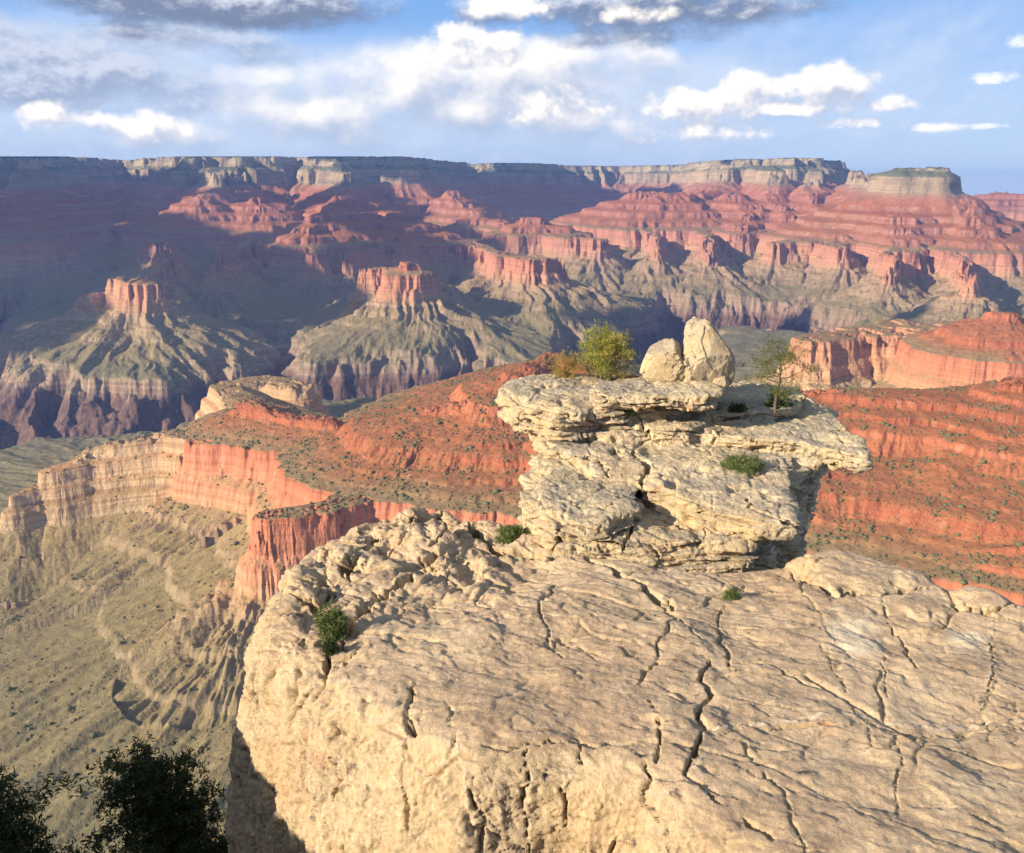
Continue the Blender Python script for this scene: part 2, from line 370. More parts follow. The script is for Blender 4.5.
def terrain_material():
    m, n, b = new_mat('canyon_strata')
    geo = n.node('ShaderNodeNewGeometry'); pos = geo.outputs['Position']
    A = lambda k: n.node('ShaderNodeAttribute', attribute_name=k).outputs['Fac']
    lev, buff, gorge = A('level'), A('buff'), A('gorge')
    sep = n.node('ShaderNodeSeparateXYZ'); n.l.new(geo.outputs['True Normal'], sep.inputs[0]); nz = sep.outputs[2]
    nb = n.noise(pos, .004, 4, .6)
    l2 = n.math('ADD', lev, n.math('MULTIPLY', n.math('SUBTRACT', nb, .5), 36))
    f = n.maprange(l2, -1450, 0)
    def p(l): return (l+1450)/1450
    rock = n.ramp(f, [(0,(.085,.07,.07)),(p(-1080),(.12,.085,.08)),(p(-1040),(.20,.13,.10)),(p(-1005),(.26,.17,.12)),(p(-975),(.26,.19,.125)),
      (p(-900),(.23,.18,.10)),(p(-800),(.27,.20,.11)),(p(-755),(.34,.23,.13)),(p(-735),(.46,.25,.13)),(p(-680),(.50,.21,.11)),(p(-610),(.44,.16,.085)),
      (p(-590),(.38,.13,.06)),(p(-560),(.37,.12,.057)),(p(-530),(.28,.085,.04)),(p(-490),(.41,.145,.07)),(p(-455),(.31,.095,.042)),(p(-420),(.39,.13,.065)),(p(-380),(.30,.095,.042)),
      (p(-345),(.40,.13,.075)),(p(-275),(.36,.18,.11)),(p(-245),(.34,.25,.165)),(p(-140),(.35,.255,.16)),(p(-125),(.22,.19,.12)),(p(-80),(.36,.29,.19)),(p(-12),(.30,.26,.17))])
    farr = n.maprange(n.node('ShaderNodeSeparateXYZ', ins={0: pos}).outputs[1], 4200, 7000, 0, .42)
    rock = n.mix(n.math('MULTIPLY', farr, n.maprange(lev, -245, -290)), rock, (.27,.15,.125))  # far red rock greyed with distance, haze put into its colour
    # thin beds
    sepp = n.node('ShaderNodeSeparateXYZ'); n.l.new(pos, sepp.inputs[0])
    comb = n.node('ShaderNodeCombineXYZ'); n.l.new(n.math('MULTIPLY', sepp.outputs[0], .0015), comb.inputs[0]); n.l.new(n.math('MULTIPLY', sepp.outputs[1], .0015), comb.inputs[1])
    n.l.new(n.math('MULTIPLY', lev, .085), comb.inputs[2])
    beds = n.noise(comb.outputs[0], 1.0, 4, .65)
    bedv = n.maprange(beds, .3, .7, .74, 1.18)
    hsv = n.node('ShaderNodeHueSaturation'); n.l.new(rock, hsv.inputs['Color']); n.l.new(bedv, hsv.inputs['Value']); rock = hsv.outputs[0]
    rock = n.mix(n.math('MULTIPLY', n.maprange(lev, -275, -245), n.maprange(n.noise(n.scale(pos, (1, 1, 3)), .0022, 5, .65), .42, .62, 0, .75)), rock, (.13,.115,.08))
    # vertical stains on cliffs
    sv = n.scale(pos, (.05, .05, .004)); streak = n.noise(sv, 1.0, 5, .6)
    rock = n.mix(n.maprange(streak, .52, .75, 0, .35), rock, (.22,.12,.075))
    rock = n.mix(n.maprange(streak, .45, .22, 0, .4), rock, (.62,.42,.28))
    rock = n.mix(n.math('MULTIPLY', buff, .8), rock, n.mix(n.maprange(beds, .35, .65), (.28,.18,.09), (.54,.40,.22)))
    # talus and scrub on gentle ground
    tal = n.ramp(f, [(0,(.10,.085,.08)),(p(-1060),(.16,.13,.10)),(p(-1000),(.165,.14,.085)),(p(-940),(.178,.145,.072)),(p(-860),(.21,.16,.076)),(p(-770),(.27,.19,.085)),
      (p(-640),(.42,.22,.105)),(p(-597),(.25,.165,.08)),(p(-575),(.31,.125,.055)),(p(-360),(.31,.105,.045)),(p(-290),(.33,.14,.08)),(p(-240),(.27,.22,.14)),(p(-130),(.14,.14,.085)),(p(-60),(.08,.09,.05)),(p(-5),(.045,.06,.035))])
    tn = n.noise(pos, .012, 5, .65)
    tal = n.mix(n.math('MULTIPLY', n.maprange(tn, .35, .7, 0, .5), n.maprange(lev, -585, -620, .25, 1)), tal, n.mix(.5, tal, (.17,.155,.08)))
    tn2 = n.noise(pos, .06, 4, .7)
    hs2 = n.node('ShaderNodeHueSaturation'); n.l.new(tal, hs2.inputs['Color']); n.l.new(n.maprange(tn2, .3, .7, .75, 1.25), hs2.inputs['Value']); tal = hs2.outputs[0]
    steep = n.maprange(n.math('ADD', nz, n.math('MULTIPLY', n.math('SUBTRACT', tn2, .5), .25)), .62, .80, 1, 0, True)
    c = n.mix(steep, tal, rock)
    gcol = n.mix(n.maprange(streak, .35, .65), (.075,.05,.042), (.20,.115,.08))
    c = n.mix(n.math('MULTIPLY', gorge, n.maprange(lev, -1010, -1050)), c, gcol)
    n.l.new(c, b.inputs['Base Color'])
    # relief
    dist = n.node('ShaderNodeVectorMath', operation='LENGTH'); n.l.new(pos, dist.inputs[0])
    h1 = n.math('MULTIPLY', beds, 9.0); h2 = n.math('MULTIPLY', streak, 10.0); h3 = n.math('MULTIPLY', n.noise(pos, .05, 6, .6), 7.0)
    hh = n.math('ADD', n.math('ADD', n.math('MULTIPLY', n.math('MULTIPLY', h1, steep), .8), n.math('MULTIPLY', h2, steep)), h3)
    bp = n.node('ShaderNodeBump', ins={'Strength': .8, 'Distance': 1.0}); n.l.new(hh, bp.inputs['Height'])
    n.l.new(bp.outputs[0], b.inputs['Normal'])
    b.inputs['Roughness'].default_value = 1; b.inputs['Specular IOR Level'].default_value = .05
    return m

V, F, rmid, lev, bf, gorge, S = build_terrain()
TM = terrain_material()
def cut(name, sel):
    f = F[sel]; u, inv = np.unique(f, return_inverse=True)
    o = mesh_obj(name, V[u], inv.reshape(f.shape), TM)
    attr(o, 'level', lev[u]); attr(o, 'buff', bf[u]); attr(o, 'gorge', gorge[u])
    return tag(o, kind='structure')
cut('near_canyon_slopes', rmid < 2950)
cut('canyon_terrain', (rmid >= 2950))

# ---- low desert bushes on the near slopes
def scrub():
    rng = np.random.default_rng(4)
    rr = rmid[0]*0
    vr = np.hypot(V[:,0], V[:,1]); m = (vr > 900) & (vr < 2700) & (np.abs(np.arctan2(V[:,0], V[:,1])) < R(38)) & (lev > -980)
    idx = np.nonzero(m)[0]
    e = V[np.minimum(idx+1, len(V)-1)]-V[idx]; f2 = V[np.minimum(idx+1640, len(V)-1)]-V[idx]
    nn = np.cross(e, f2); nz = np.abs(nn[:,2])/(np.linalg.norm(nn, axis=1)+1e-9)
    dens = (nz > .72)*(vr[idx]/1600)**1*(.2+.8*sstep(-.1, .35, fbm2(V[idx,0]/90, V[idx,1]/90, 3, 600)))
    dens = dens*np.where(lev[idx] > -610, 1.0, np.where(lev[idx] > -760, .6, .22))
    p = dens/dens.sum(); pick = rng.choice(idx, 22000, replace=False, p=p)
    ph = (1+5**.5)/2
    iv = np.array([(-1,ph,0),(1,ph,0),(-1,-ph,0),(1,-ph,0),(0,-1,ph),(0,1,ph),(0,-1,-ph),(0,1,-ph),(ph,0,-1),(ph,0,1),(-ph,0,-1),(-ph,0,1)])/math.hypot(1, ph)
    fi = np.array([(0,11,5),(0,5,1),(0,1,7),(0,7,10),(0,10,11),(1,5,9),(5,11,4),(11,10,2),(10,7,6),(7,1,8),(3,9,4),(3,4,2),(3,2,6),(3,6,8),(3,8,9),(4,9,5),(2,4,11),(6,2,10),(8,6,7),(9,8,1)])
    n_ = len(pick); sz = rng.gamma(1.6, .75, n_)+.5
    vv = iv[None]*(1+rng.uniform(-.35, .35, (n_, 12, 1)))*sz[:,None,None]*np.array([1.15, 1.15, .8])
    vv = vv+(V[pick]+rng.uniform(-1, 1, (n_, 3))*np.array([1.5, 1.5, 0]))[:,None,:]+np.array([0, 0, .35])
    ff = fi[None]+(np.arange(n_)*12)[:,None,None]
    m_, n, b = new_mat('scrub_green'); geo = n.node('ShaderNodeNewGeometry')
    n.l.new(n.mix(n.noise(geo.outputs['Position'], .05, 3), (.07,.075,.03), (.17,.16,.07)), b.inputs['Base Color'])
    tag(mesh_obj('scrub', vv.reshape(-1, 3), ff.reshape(-1, 3), m_, smooth=False), kind='stuff')
scrub()
# ------------------------------------------------------------------ camera, light, sky, air
cam_d = bpy.data.cameras.new('camera'); cam = bpy.data.objects.new('camera', cam_d); col.objects.link(cam)
cam.location = (0, 0, 0); cam.rotation_euler = (math.pi/2-PITCH, 0, 0)
cam_d.sensor_fit = 'HORIZONTAL'; cam_d.sensor_width = 36; cam_d.lens = 36*FPX/1024
cam_d.clip_start = .1; cam_d.clip_end = 200000
scene.camera = cam
scene.view_settings.view_transform = 'Standard'; scene.view_settings.look = 'None'; scene.view_settings.gamma = 1
scene.view_settings.exposure = .94

sd = bpy.data.lights.new('sun', 'SUN'); sun = bpy.data.objects.new('sun', sd); col.objects.link(sun)
sd.energy = 5.0; sd.angle = R(.5); sd.color = (1, .87, .68)
from mathutils import Vector
sun.rotation_euler = Vector(SUN_DIR).to_track_quat('Z', 'Y').to_euler()

w = bpy.data.worlds.new('World'); scene.world = w; w.use_nodes = True
n = NT(w.node_tree); bg = w.node_tree.nodes['Background']
sky = n.node('ShaderNodeTexSky', sky_type='NISHITA', sun_disc=False, sun_elevation=SUN_EL, sun_rotation=math.atan2(SUN_DIR[0], SUN_DIR[1]))
sky.altitude = 2100; sky.air_density = 1.0; sky.dust_density = .6; sky.ozone_density = 1.5
tc = n.node('ShaderNodeTexCoord'); sp = n.node('ShaderNodeSeparateXYZ'); n.l.new(tc.outputs['Generated'], sp.inputs[0])
u0 = n.math('MULTIPLY', n.math('ARCTAN2', sp.outputs[0], sp.outputs[1]), 57.29578)
v0 = n.math('MULTIPLY', n.math('ARCSINE', sp.outputs[2]), 57.29578)

def bank(u, v, blobs, seed, nscale, amp, detail=6, rough=.6, vs=1.0):
    """density of a cloud bank: soft ellipses (az, el, half widths, weight) broken up by noise"""
    best = None
    for (a, e, ra, re, wt) in blobs:
        x = n.math('DIVIDE', n.math('SUBTRACT', u, a), ra); y = n.math('DIVIDE', n.math('SUBTRACT', v, e), re)
        d = n.math('SUBTRACT', wt, n.math('MULTIPLY', wt, n.math('ADD', n.math('MULTIPLY', x, x), n.math('MULTIPLY', y, y))))
        best = d if best is None else n.math('SMOOTH_MAX', best, d, .25)
    cb = n.node('ShaderNodeCombineXYZ'); n.l.new(u, cb.inputs[0]); n.l.new(n.math('MULTIPLY', v, vs), cb.inputs[1]); cb.inputs[2].default_value = seed
    nz = n.noise(cb.outputs[0], nscale, detail, rough)
    return n.math('ADD', n.math('MAXIMUM', best, -1.5), n.math('MULTIPLY', n.math('SUBTRACT', nz, .5), amp))

def px2(pts):
    o = []
    for (x, y, rx, ry, wt) in pts:
        d = ray(x, y); az = math.degrees(math.atan2(d[0], d[1])); el = math.degrees(math.atan2(d[2], math.hypot(d[0], d[1])))
        k = math.degrees(1/FPX); o.append((az, el, rx*k, ry*k, wt))
    return o
def layer(base, blobs, seed, nscale, amp, lo, hi, cdark, clight, edge=1.6, opac=1.0, vs=1.0, dl=(-.35, .45), rough=.6, shade=(-.25, .30), drop=None):
    bl = px2(blobs)
    d0 = bank(u0, v0, bl, seed, nscale, amp, rough=rough, vs=vs)
    d1 = bank(n.math('ADD', u0, dl[0]), n.math('ADD', v0, dl[1]), bl, seed, nscale, amp, rough=rough, vs=vs)
    a = n.math('MULTIPLY', n.maprange(d0, lo, hi, 0, 1, True), opac)
    lit = n.maprange(n.math('SUBTRACT', d0, d1), shade[0], shade[1], 0, 1, True)
    return n.mix(a, base, n.mix(lit, cdark, clight))
K = 10.0   # the sky texture's radiance scale
K = 10.6
def C(r, g, b): return (r*K, g*K, b*K)
base = n.mix(.8, sky.outputs[0], n.mix(n.maprange(v0, 0, 11, 0, 1), C(.60, .76, .97), C(.20, .44, .90)))
# pale veils, then the big broken bank, dark sheets above, small bright cumulus to the right
base = n.mix(n.maprange(v0, 22, 55, 0, .75, True), base, C(.46, .48, .50))  # unseen grey overhead, added to make the skylight less blue
c1 = layer(base, [(430,120,330,75,1.0),(130,105,230,75,.9),(660,110,170,60,.9),(900,80,280,70,.38)], 3.1, .15, 1.1, -.25, .7, C(.52,.64,.84), C(.84,.87,.94), opac=.62, vs=1.3)
c2 = layer(c1, [(480,88,210,50,1.15),(330,112,140,38,.9),(620,112,150,36,.9),(560,60,120,30,.9),(180,132,80,18,.6),(40,118,60,14,.5),(260,78,90,16,.6)], 7.7, .24, 2.5, .0, 1.1, C(.46,.54,.70), C(1.12,1.06,.98), opac=.96, vs=1.3, shade=(-.55,.75), rough=.53, dl=(-.9,1.1))
c3 = layer(c2, [(70,78,160,40,1.0),(20,48,120,34,1.0),(160,36,120,16,.9),(250,55,60,14,.6)], 11.3, .22, 2.3, .05, 1.1, C(.33,.40,.55), C(.66,.70,.80), opac=.9, vs=1.6, rough=.64)
c4 = layer(c3, [(215,4,180,24,1.3),(330,16,60,12,.8),(140,30,70,12,.6),(660,8,170,24,1.0),(520,12,90,16,.8),(640,36,100,14,.7)], 17.2, .34, 2.1, .0, .95, C(.20,.25,.37), C(.70,.74,.84), vs=1.7, shade=(-.15,.6), rough=.66)
c5 = layer(c4, [(745,96,28,28,.9),(690,105,46,20,.8),(825,90,54,26,.95),(870,103,34,10,.7),(790,108,120,8,.8),(850,124,40,7,.6),(925,128,34,5,.6),(700,132,90,12,.6),(58,118,40,15,.7),(150,128,44,20,.7),(480,45,70,22,.8),(500,6,46,14,.8),(640,14,40,10,.5),(560,110,60,22,.55)], 23.9, .62, 2.2, .05, .75, C(.55,.60,.73), C(1.26,1.15,1.0), vs=1.2, dl=(-.5,.7), rough=.56, shade=(-.5,.55))
c6 = layer(c5, [(997,78,22,7,.8),(1018,42,16,7,.6),(985,126,24,3,.6)], 31.9, .9, 2.2, .05, .9, C(.6,.7,.9), C(1.1,1.1,1.05), opac=.85, vs=1.6)
n.l.new(c6, bg.inputs['Color']); bg.inputs['Strength'].default_value = .054

# ---- cumulus over the south and west, high above the frame; their shadows lie across the canyon; one cloud is added for shade
def cloud(px, py, r, rx, ry, seed, zc=2500):
    g = at_r(px, py, r)
    c = g+SUN_DIR*((zc-g[2])/SUN_DIR[2])
    nu, nv_ = 96, 40
    U1, V1 = np.meshgrid(np.arange(nu)*(2*math.pi/nu), np.linspace(-math.pi/2, math.pi/2, nv_), indexing='xy')
    D = np.stack([np.cos(V1)*np.cos(U1), np.cos(V1)*np.sin(U1), np.sin(V1)], -1).reshape(-1, 3)
    x, y, z = D.T
    rad = 1+fbm3(x*1.6+seed*3, y*1.6, z*1.6, 5, 500+seed, gain=.6)*.6
    q = D*rad[:,None]*np.array([rx, ry, 260.0]); q[:,2] = np.where(q[:,2] < 0, q[:,2]*.25, q[:,2])
    i = (np.arange(nv_-1)[:,None]*nu+np.arange(nu)[None,:]); j = np.arange(nv_-1)[:,None]*nu+(np.arange(nu)[None,:]+1)%nu
    return q+c, np.stack([i, j, j+nu, i+nu], -1).reshape(-1, 4)
CM, cn, cb_ = new_mat('cloud_white'); cb_.inputs['Base Color'].default_value = (.9,.9,.9,1)
cv, cf, off = [], [], 0
for k, a in enumerate([(-20,278,7600,1100,1500),(120,245,8300,900,1000),(40,330,5600,420,420),(255,292,6500,700,900),(300,262,7600,700,450),(330,318,5500,260,260),(50,185,10300,1700,1100),(140,190,9800,500,500),(448,282,6700,330,520),(475,262,7500,300,300),
                       (310,207,8900,800,170),(450,196,10500,500,600),(540,200,11500,900,1300),(610,190,12500,900,1300),(660,328,5600,430,150),(740,318,5900,260,160),(892,316,5700,80,90),(800,176,12000,700,350),(350,412,3600,240,120),(420,240,8200,500,350)]):  # next-to-last cloud is added to darken the hollow behind the pale knob
    q, f_ = cloud(*a, seed=k+1); cv.append(q); cf.append(f_+off); off += len(q)
tag(mesh_obj('clouds', np.concatenate(cv), np.concatenate(cf), CM), kind='stuff')

hz = bpy.data.materials.new('air'); hz.use_nodes = True; t = hz.node_tree; t.nodes.clear()
out = t.nodes.new('ShaderNodeOutputMaterial'); pv = t.nodes.new('ShaderNodeVolumePrincipled')
pv.inputs['Color'].default_value = (.27, .46, 1, 1); pv.inputs['Density'].default_value = 2.9e-5; pv.inputs['Anisotropy'].default_value = .2
t.links.new(pv.outputs[0], out.inputs['Volume'])
x0, x1, y0, y1, z0, z1 = -20500, 20500, -3000, 25500, -1500, 420
hv = [(x, y, z) for z in (z0, z1) for y in (y0, y1) for x in (x0, x1)]
hf = [(0,2,3,1),(4,5,7,6),(0,1,5,4),(2,6,7,3),(0,4,6,2),(1,3,7,5)]
HAZE = tag(mesh_obj('haze', hv, hf, hz, smooth=False), kind='stuff')

scene.render.engine = 'CYCLES'
scene.cycles.use_denoising = True
scene.cycles.max_bounces = 5; scene.cycles.diffuse_bounces = 3; scene.cycles.transparent_max_bounces = 8; scene.cycles.volume_bounces = 0
scene.cycles.use_adaptive_sampling = True; scene.cycles.adaptive_threshold = .02
# ------------------------------------------------------------------ near rocks: solids cut from a field, then weathered
def surface_nets(Fv, org, h):
    nx, ny, nz = Fv.shape
    s = Fv < 0
    cnt = np.zeros((nx-1, ny-1, nz-1), np.int8); acc = np.zeros((nx-1, ny-1, nz-1, 3), np.float32); ne = np.zeros((nx-1, ny-1, nz-1), np.float32)
    mixed = np.zeros((nx-1, ny-1, nz-1), bool)
    c0 = s[:-1,:-1,:-1]
    for a in (0,1):
        for b in (0,1):
            for c in (0,1):
                mixed |= s[a:nx-1+a, b:ny-1+b, c:nz-1+c] != c0
    idx = np.argwhere(mixed); I, J, K = idx.T
    acc = np.zeros((len(idx), 3)); ne = np.zeros(len(idx))
    for ax in range(3):
        o1, o2 = [q for q in range(3) if q != ax]
        for a in (0,1):
            for b in (0,1):
                off = np.zeros(3, int); off[o1] = a; off[o2] = b
                off2 = off.copy(); off2[ax] = 1
                f0 = Fv[I+off[0], J+off[1], K+off[2]]; f1 = Fv[I+off2[0], J+off2[1], K+off2[2]]
                m = (f0 < 0) != (f1 < 0)
                t = np.where(m, f0/np.where(m, f0-f1, 1), 0)
                p = np.tile(off.astype(float), (len(idx), 1)); p[:,ax] += t
                acc += p*m[:,None]; ne += m
    vid = np.full(mixed.shape, -1, np.int64); vid[I, J, K] = np.arange(len(idx))
    Vv = (idx+acc/ne[:,None])*h+np.array(org)
    quads = []
    for ax in range(3):
        sl0 = [slice(1, -1)]*3; sl0[ax] = slice(0, -1); sl1 = list(sl0); sl1[ax] = slice(1, None)
        A = s[tuple(sl0)]; B = s[tuple(sl1)]
        e = np.argwhere(A != B); base = e+1; base[:,ax] -= 1
        flip = A[tuple(e.T)]
        o1, o2 = [(1,2),(2,0),(0,1)][ax]
        def vv(a, b):
            q = base.copy(); q[:,o1] -= a; q[:,o2] -= b
            return vid[q[:,0], q[:,1], q[:,2]]
        q = np.stack([vv(1,1), vv(0,1), vv(0,0), vv(1,0)], 1)
        q = np.where(flip[:,None], q, q[:, ::-1]); quads.append(q[(q >= 0).all(1)])
    return Vv, np.concatenate(quads)

def poly_sd(X, Y, poly):
    d = np.full(X.shape, 1e9); ins = np.zeros(X.shape, bool)
    n = len(poly)
    for i in range(n):
        A = poly[i]; B = poly[(i+1) % n]
        q, t, cx, cy = seg_dist(X, Y, A, B); d = np.minimum(d, q)
        ins ^= ((A[1] > Y) != (B[1] > Y)) & (X < (B[0]-A[0])*(Y-A[1])/((B[1]-A[1]) or 1e-9)+A[0])
    return np.where(ins, -d, d)

def smax(a, b, k):
    h = np.clip(.5+.5*(a-b)/k, 0, 1); return b+(a-b)*h+k*h*(1-h)
def smin(a, b, k): return -smax(-a, -b, k)

def grid(lo, hi, h):
    ax = [np.arange(l, u+h, h) for l, u in zip(lo, hi)]
    return np.meshgrid(*ax, indexing='ij')

def refine(V, F, levels):
    """smooth subdivision of a quad mesh; returns its points, normals and quads"""
    o = mesh_obj('tmp', V, F)
    md = o.modifiers.new('s', 'SUBSURF'); md.levels = levels; md.render_levels = levels
    dg = bpy.context.evaluated_depsgraph_get(); me = bpy.data.meshes.new_from_object(o.evaluated_get(dg))
    nv = len(me.vertices); co = np.empty(nv*3, np.float32); me.vertices.foreach_get('co', co)
    no = np.empty(nv*3, np.float32); me.vertex_normals.foreach_get('vector', no)
    fi = np.empty(len(me.loops), np.int32); me.loops.foreach_get('vertex_index', fi)
    old = o.data; bpy.data.objects.remove(o); bpy.data.meshes.remove(old); bpy.data.meshes.remove(me)
    return co.reshape(-1, 3).astype(float), no.reshape(-1, 3).astype(float), fi.reshape(-1, 4)

def project(V):
    c, s = math.cos(PITCH), math.sin(PITCH)
    dep = V[:,1]*c-V[:,2]*s; up = V[:,1]*s+V[:,2]*c
    return CX+FPX*V[:,0]/dep, CY-FPX*up/dep

def carve(V, N, cracks, L_thin=True):
    """depth of the clefts at each point; a cleft is (points in the photograph, width m, depth m)"""
    u, v = project(V)
    dist = np.linalg.norm(V, axis=1)
    fu = noise2(V[:,0]*3, V[:,1]*3+V[:,2]*3, 91)*5+noise2(V[:,0]*10, V[:,1]*10+V[:,2]*10, 92)*2.2
    fv = noise2(V[:,0]*3+9, V[:,1]*3+V[:,2]*3, 93)*5+noise2(V[:,0]*10+9, V[:,1]*10+V[:,2]*10, 94)*2.2
    facing = -(N*V).sum(1)/dist > -.05
    dep = np.zeros(len(V))
    for pts, w, dp in cracks:
        d = np.full(len(V), 1e9); tt = np.zeros(len(V)); L = len(pts)-1
        for i in range(max(L, 1)):
            A = pts[i]; B = pts[min(i+1, L)]
            q, t, _, _ = seg_dist(u+fu, v+fv, A, B)
            m = q < d; d = np.where(m, q, d); tt = np.where(m, (i+t)/max(L, 1), tt)
        dm = d*dist/FPX; w = w*(.38 if L_thin and len(pts) > 1 else 1)
        ww = w*(.7+.75*noise2(u/16, v/16, 95)+.35*noise2(u/5, v/5, 96)); ww = np.maximum(ww, w*.25)
        if L > 0: ww = ww*np.clip(np.minimum(tt, 1-tt)*7+.35, 0, 1)
        prof_ = np.clip(1-dm/ww, 0, 1)
        dep += np.where(facing, dp*(1-(1-prof_)**2.2), 0)
    return dep

def cells(x, y, z, sx, sy, sz, seed):
    """broken blocks: a random height for every block, and the distance to the joint between blocks"""
    x = np.asarray(x/sx, np.float32); y = np.asarray(y/sy, np.float32); z = np.asarray(z/sz, np.float32)
    x0 = np.floor(x).astype(np.int32); y0 = np.floor(y).astype(np.int32); z0 = np.floor(z).astype(np.int32)
    f1 = np.full(x.shape, 9, np.float32); f2 = f1.copy(); h1 = np.zeros(x.shape, np.float32); s_ = U((seed*974634777) & 0xffffffff); q = np.float32(1/255)
    for a in (-1, 0, 1):
        for b in (-1, 0, 1):
            for c in (-1, 0, 1):
                ix, iy, iz = x0+a, y0+b, z0+c
                h = _mix(ix.astype(U)*U(374761393)+iy.astype(U)*U(668265263)+iz.astype(U)*U(3266489917)+s_)
                d = np.sqrt((ix+(h & U(255))*q-x)**2+(iy+((h >> U(8)) & U(255))*q-y)**2+(iz+((h >> U(16)) & U(255))*q-z)**2)
                m = d < f1
                f2 = np.where(m, f1, np.minimum(f2, d)); h1 = np.where(m, ((h >> U(24)) & U(255))*q, h1); f1 = np.where(m, d, f1)
    return h1, f2-f1

def rock_material(name, warm, pale, grey, stain=.5, cap=0.0):
    m, n, b = new_mat(name)
    geo = n.node('ShaderNodeNewGeometry'); pos = geo.outputs['Position']
    big = n.noise(pos, .55, 5, .6); mid = n.noise(pos, 2.6, 6, .65); fine = n.noise(pos, 14, 7, .7); grain = n.noise(pos, 90, 4, .7)
    c = n.mix(n.maprange(big, .35, .65), warm, pale)
    c = n.mix(n.maprange(mid, .42, .72, 0, .75), c, grey)
    sepn = n.node('ShaderNodeSeparateXYZ'); n.l.new(geo.outputs['True Normal'], sepn.inputs[0])
    if cap:      # weathered grey skin on the flat tops
        up = n.math('MULTIPLY', n.maprange(sepn.outputs[2], .5, .85, 0, 1, True), n.maprange(n.noise(pos, 1.1, 6, .65), .38, .58, 0, cap))
        c = n.mix(up, c, n.mix(n.noise(pos, 7, 6, .7), (.17,.14,.11), (.44,.37,.28)))
    # yellow and ochre wash on the steep faces
    steep = n.maprange(sepn.outputs[2], .45, .8, 1, 0, True)
    oc = n.mix(n.maprange(n.noise(pos, 1.3, 5, .6), .4, .65), (.50,.36,.19), (.57,.46,.30))
    c = n.mix(n.math('MULTIPLY', steep, .75), c, oc)
    c = n.mix(n.math('MULTIPLY', steep, n.maprange(n.noise(pos, 2.1, 4, .6, dist=1.0), .60, .72, 0, .7)), c, (.46,.22,.10))
    c = n.mix(n.math('MULTIPLY', n.maprange(n.noise(pos, .8, 6, .7, dist=.8), .47, .66, 0, .6), n.maprange(sepn.outputs[2], .4, .8)), c, (.27,.185,.12))
    # lichen and dark weathering
    c = n.mix(n.math('MULTIPLY', n.maprange(n.noise(pos, 5.5, 8, .72, dist=.6), .56, .68, 0, .8), n.math('MULTIPLY', n.maprange(n.noise(pos, .9, 3, .5), .42, .6), stain)), c, (.10,.085,.07))
    hs = n.node('ShaderNodeHueSaturation'); n.l.new(c, hs.inputs['Color'])
    n.l.new(n.math('MULTIPLY', n.maprange(fine, .3, .7, .76, 1.2), n.maprange(grain, .3, .7, .80, 1.16)), hs.inputs['Value'])
    c = hs.outputs[0]
    att = n.node('ShaderNodeAttribute', attribute_name='vein').outputs['Fac']
    c = n.mix(att, c, (.72,.62,.45))
    n.l.new(c, b.inputs['Base Color'])
    hgt = n.math('ADD', n.math('MULTIPLY', fine, .030), n.math('ADD', n.math('MULTIPLY', grain, .008), n.math('MULTIPLY', n.noise(pos, 38, 5, .75), .020)))
    bp = n.node('ShaderNodeBump', ins={'Strength': .85, 'Distance': 1.0}); n.l.new(hgt, bp.inputs['Height'])
    n.l.new(bp.outputs[0], b.inputs['Normal'])
    return m

LIME = rock_material('limestone', (.52,.36,.22), (.60,.45,.29), (.31,.22,.145), 1.6)
LIME2 = rock_material('weathered_limestone', (.58,.43,.235), (.66,.55,.37), (.32,.26,.185), 1.5, .85)

STONE = rock_material('pitted_stone', (.42,.33,.21), (.50,.41,.28), (.22,.18,.135), 2.6)

# ---- the big foreground ledge
ZL = -4.7
front = [(372,512),(330,536),(280,572),(264,614),(296,655),(350,692),(412,735),(470,757),(560,750),(630,770),(720,830),(900,960),(1350,1000)]
back = [(1500,760),(1200,640),(1085,615),(1024,606),(960,592),(900,573),(850,562),(800,566),(745,566),(650,563),(590,553),(545,534),(500,520),(440,512)]
LEDGE = [tuple(at_z(x, y, ZL)[:2]) for x, y in front+back]
h = .075
X, Y, Z = grid((-5.2, 2.5, -10.5), (11.5, 15, -3.9), h)
sd = poly_sd(X[:,:,0], Y[:,:,0], LEDGE)
x2, y2 = X[:,:,0], Y[:,:,0]
top = ZL+fbm2(x2*.35, y2*.35, 3, 101)*.16+fbm2(x2*.9+y2*.4, y2*.9, 3, 104)*.09 + .05*(y2-8)*.3
# blocky, dissolved back left corner
u_, v_ = project(np.stack([x2.ravel(), y2.ravel(), np.full(x2.size, ZL)], 1)); u_ = u_.reshape(x2.shape); v_ = v_.reshape(x2.shape)
cor = sstep(610, 480, u_)*sstep(640, 560, v_)+sstep(380, 300, u_)*sstep(700, 620, v_); cor = np.clip(cor, 0, 1)
blocks = fbm2(x2*1.7, y2*1.7, 3, 110, ridged=True)
top += cor*(-.04+.22*fbm2(x2*1.4, y2*1.4, 3, 111)-.24*np.clip(blocks-.15, 0, 1))
top += sstep(.0, -.5, sd)*0
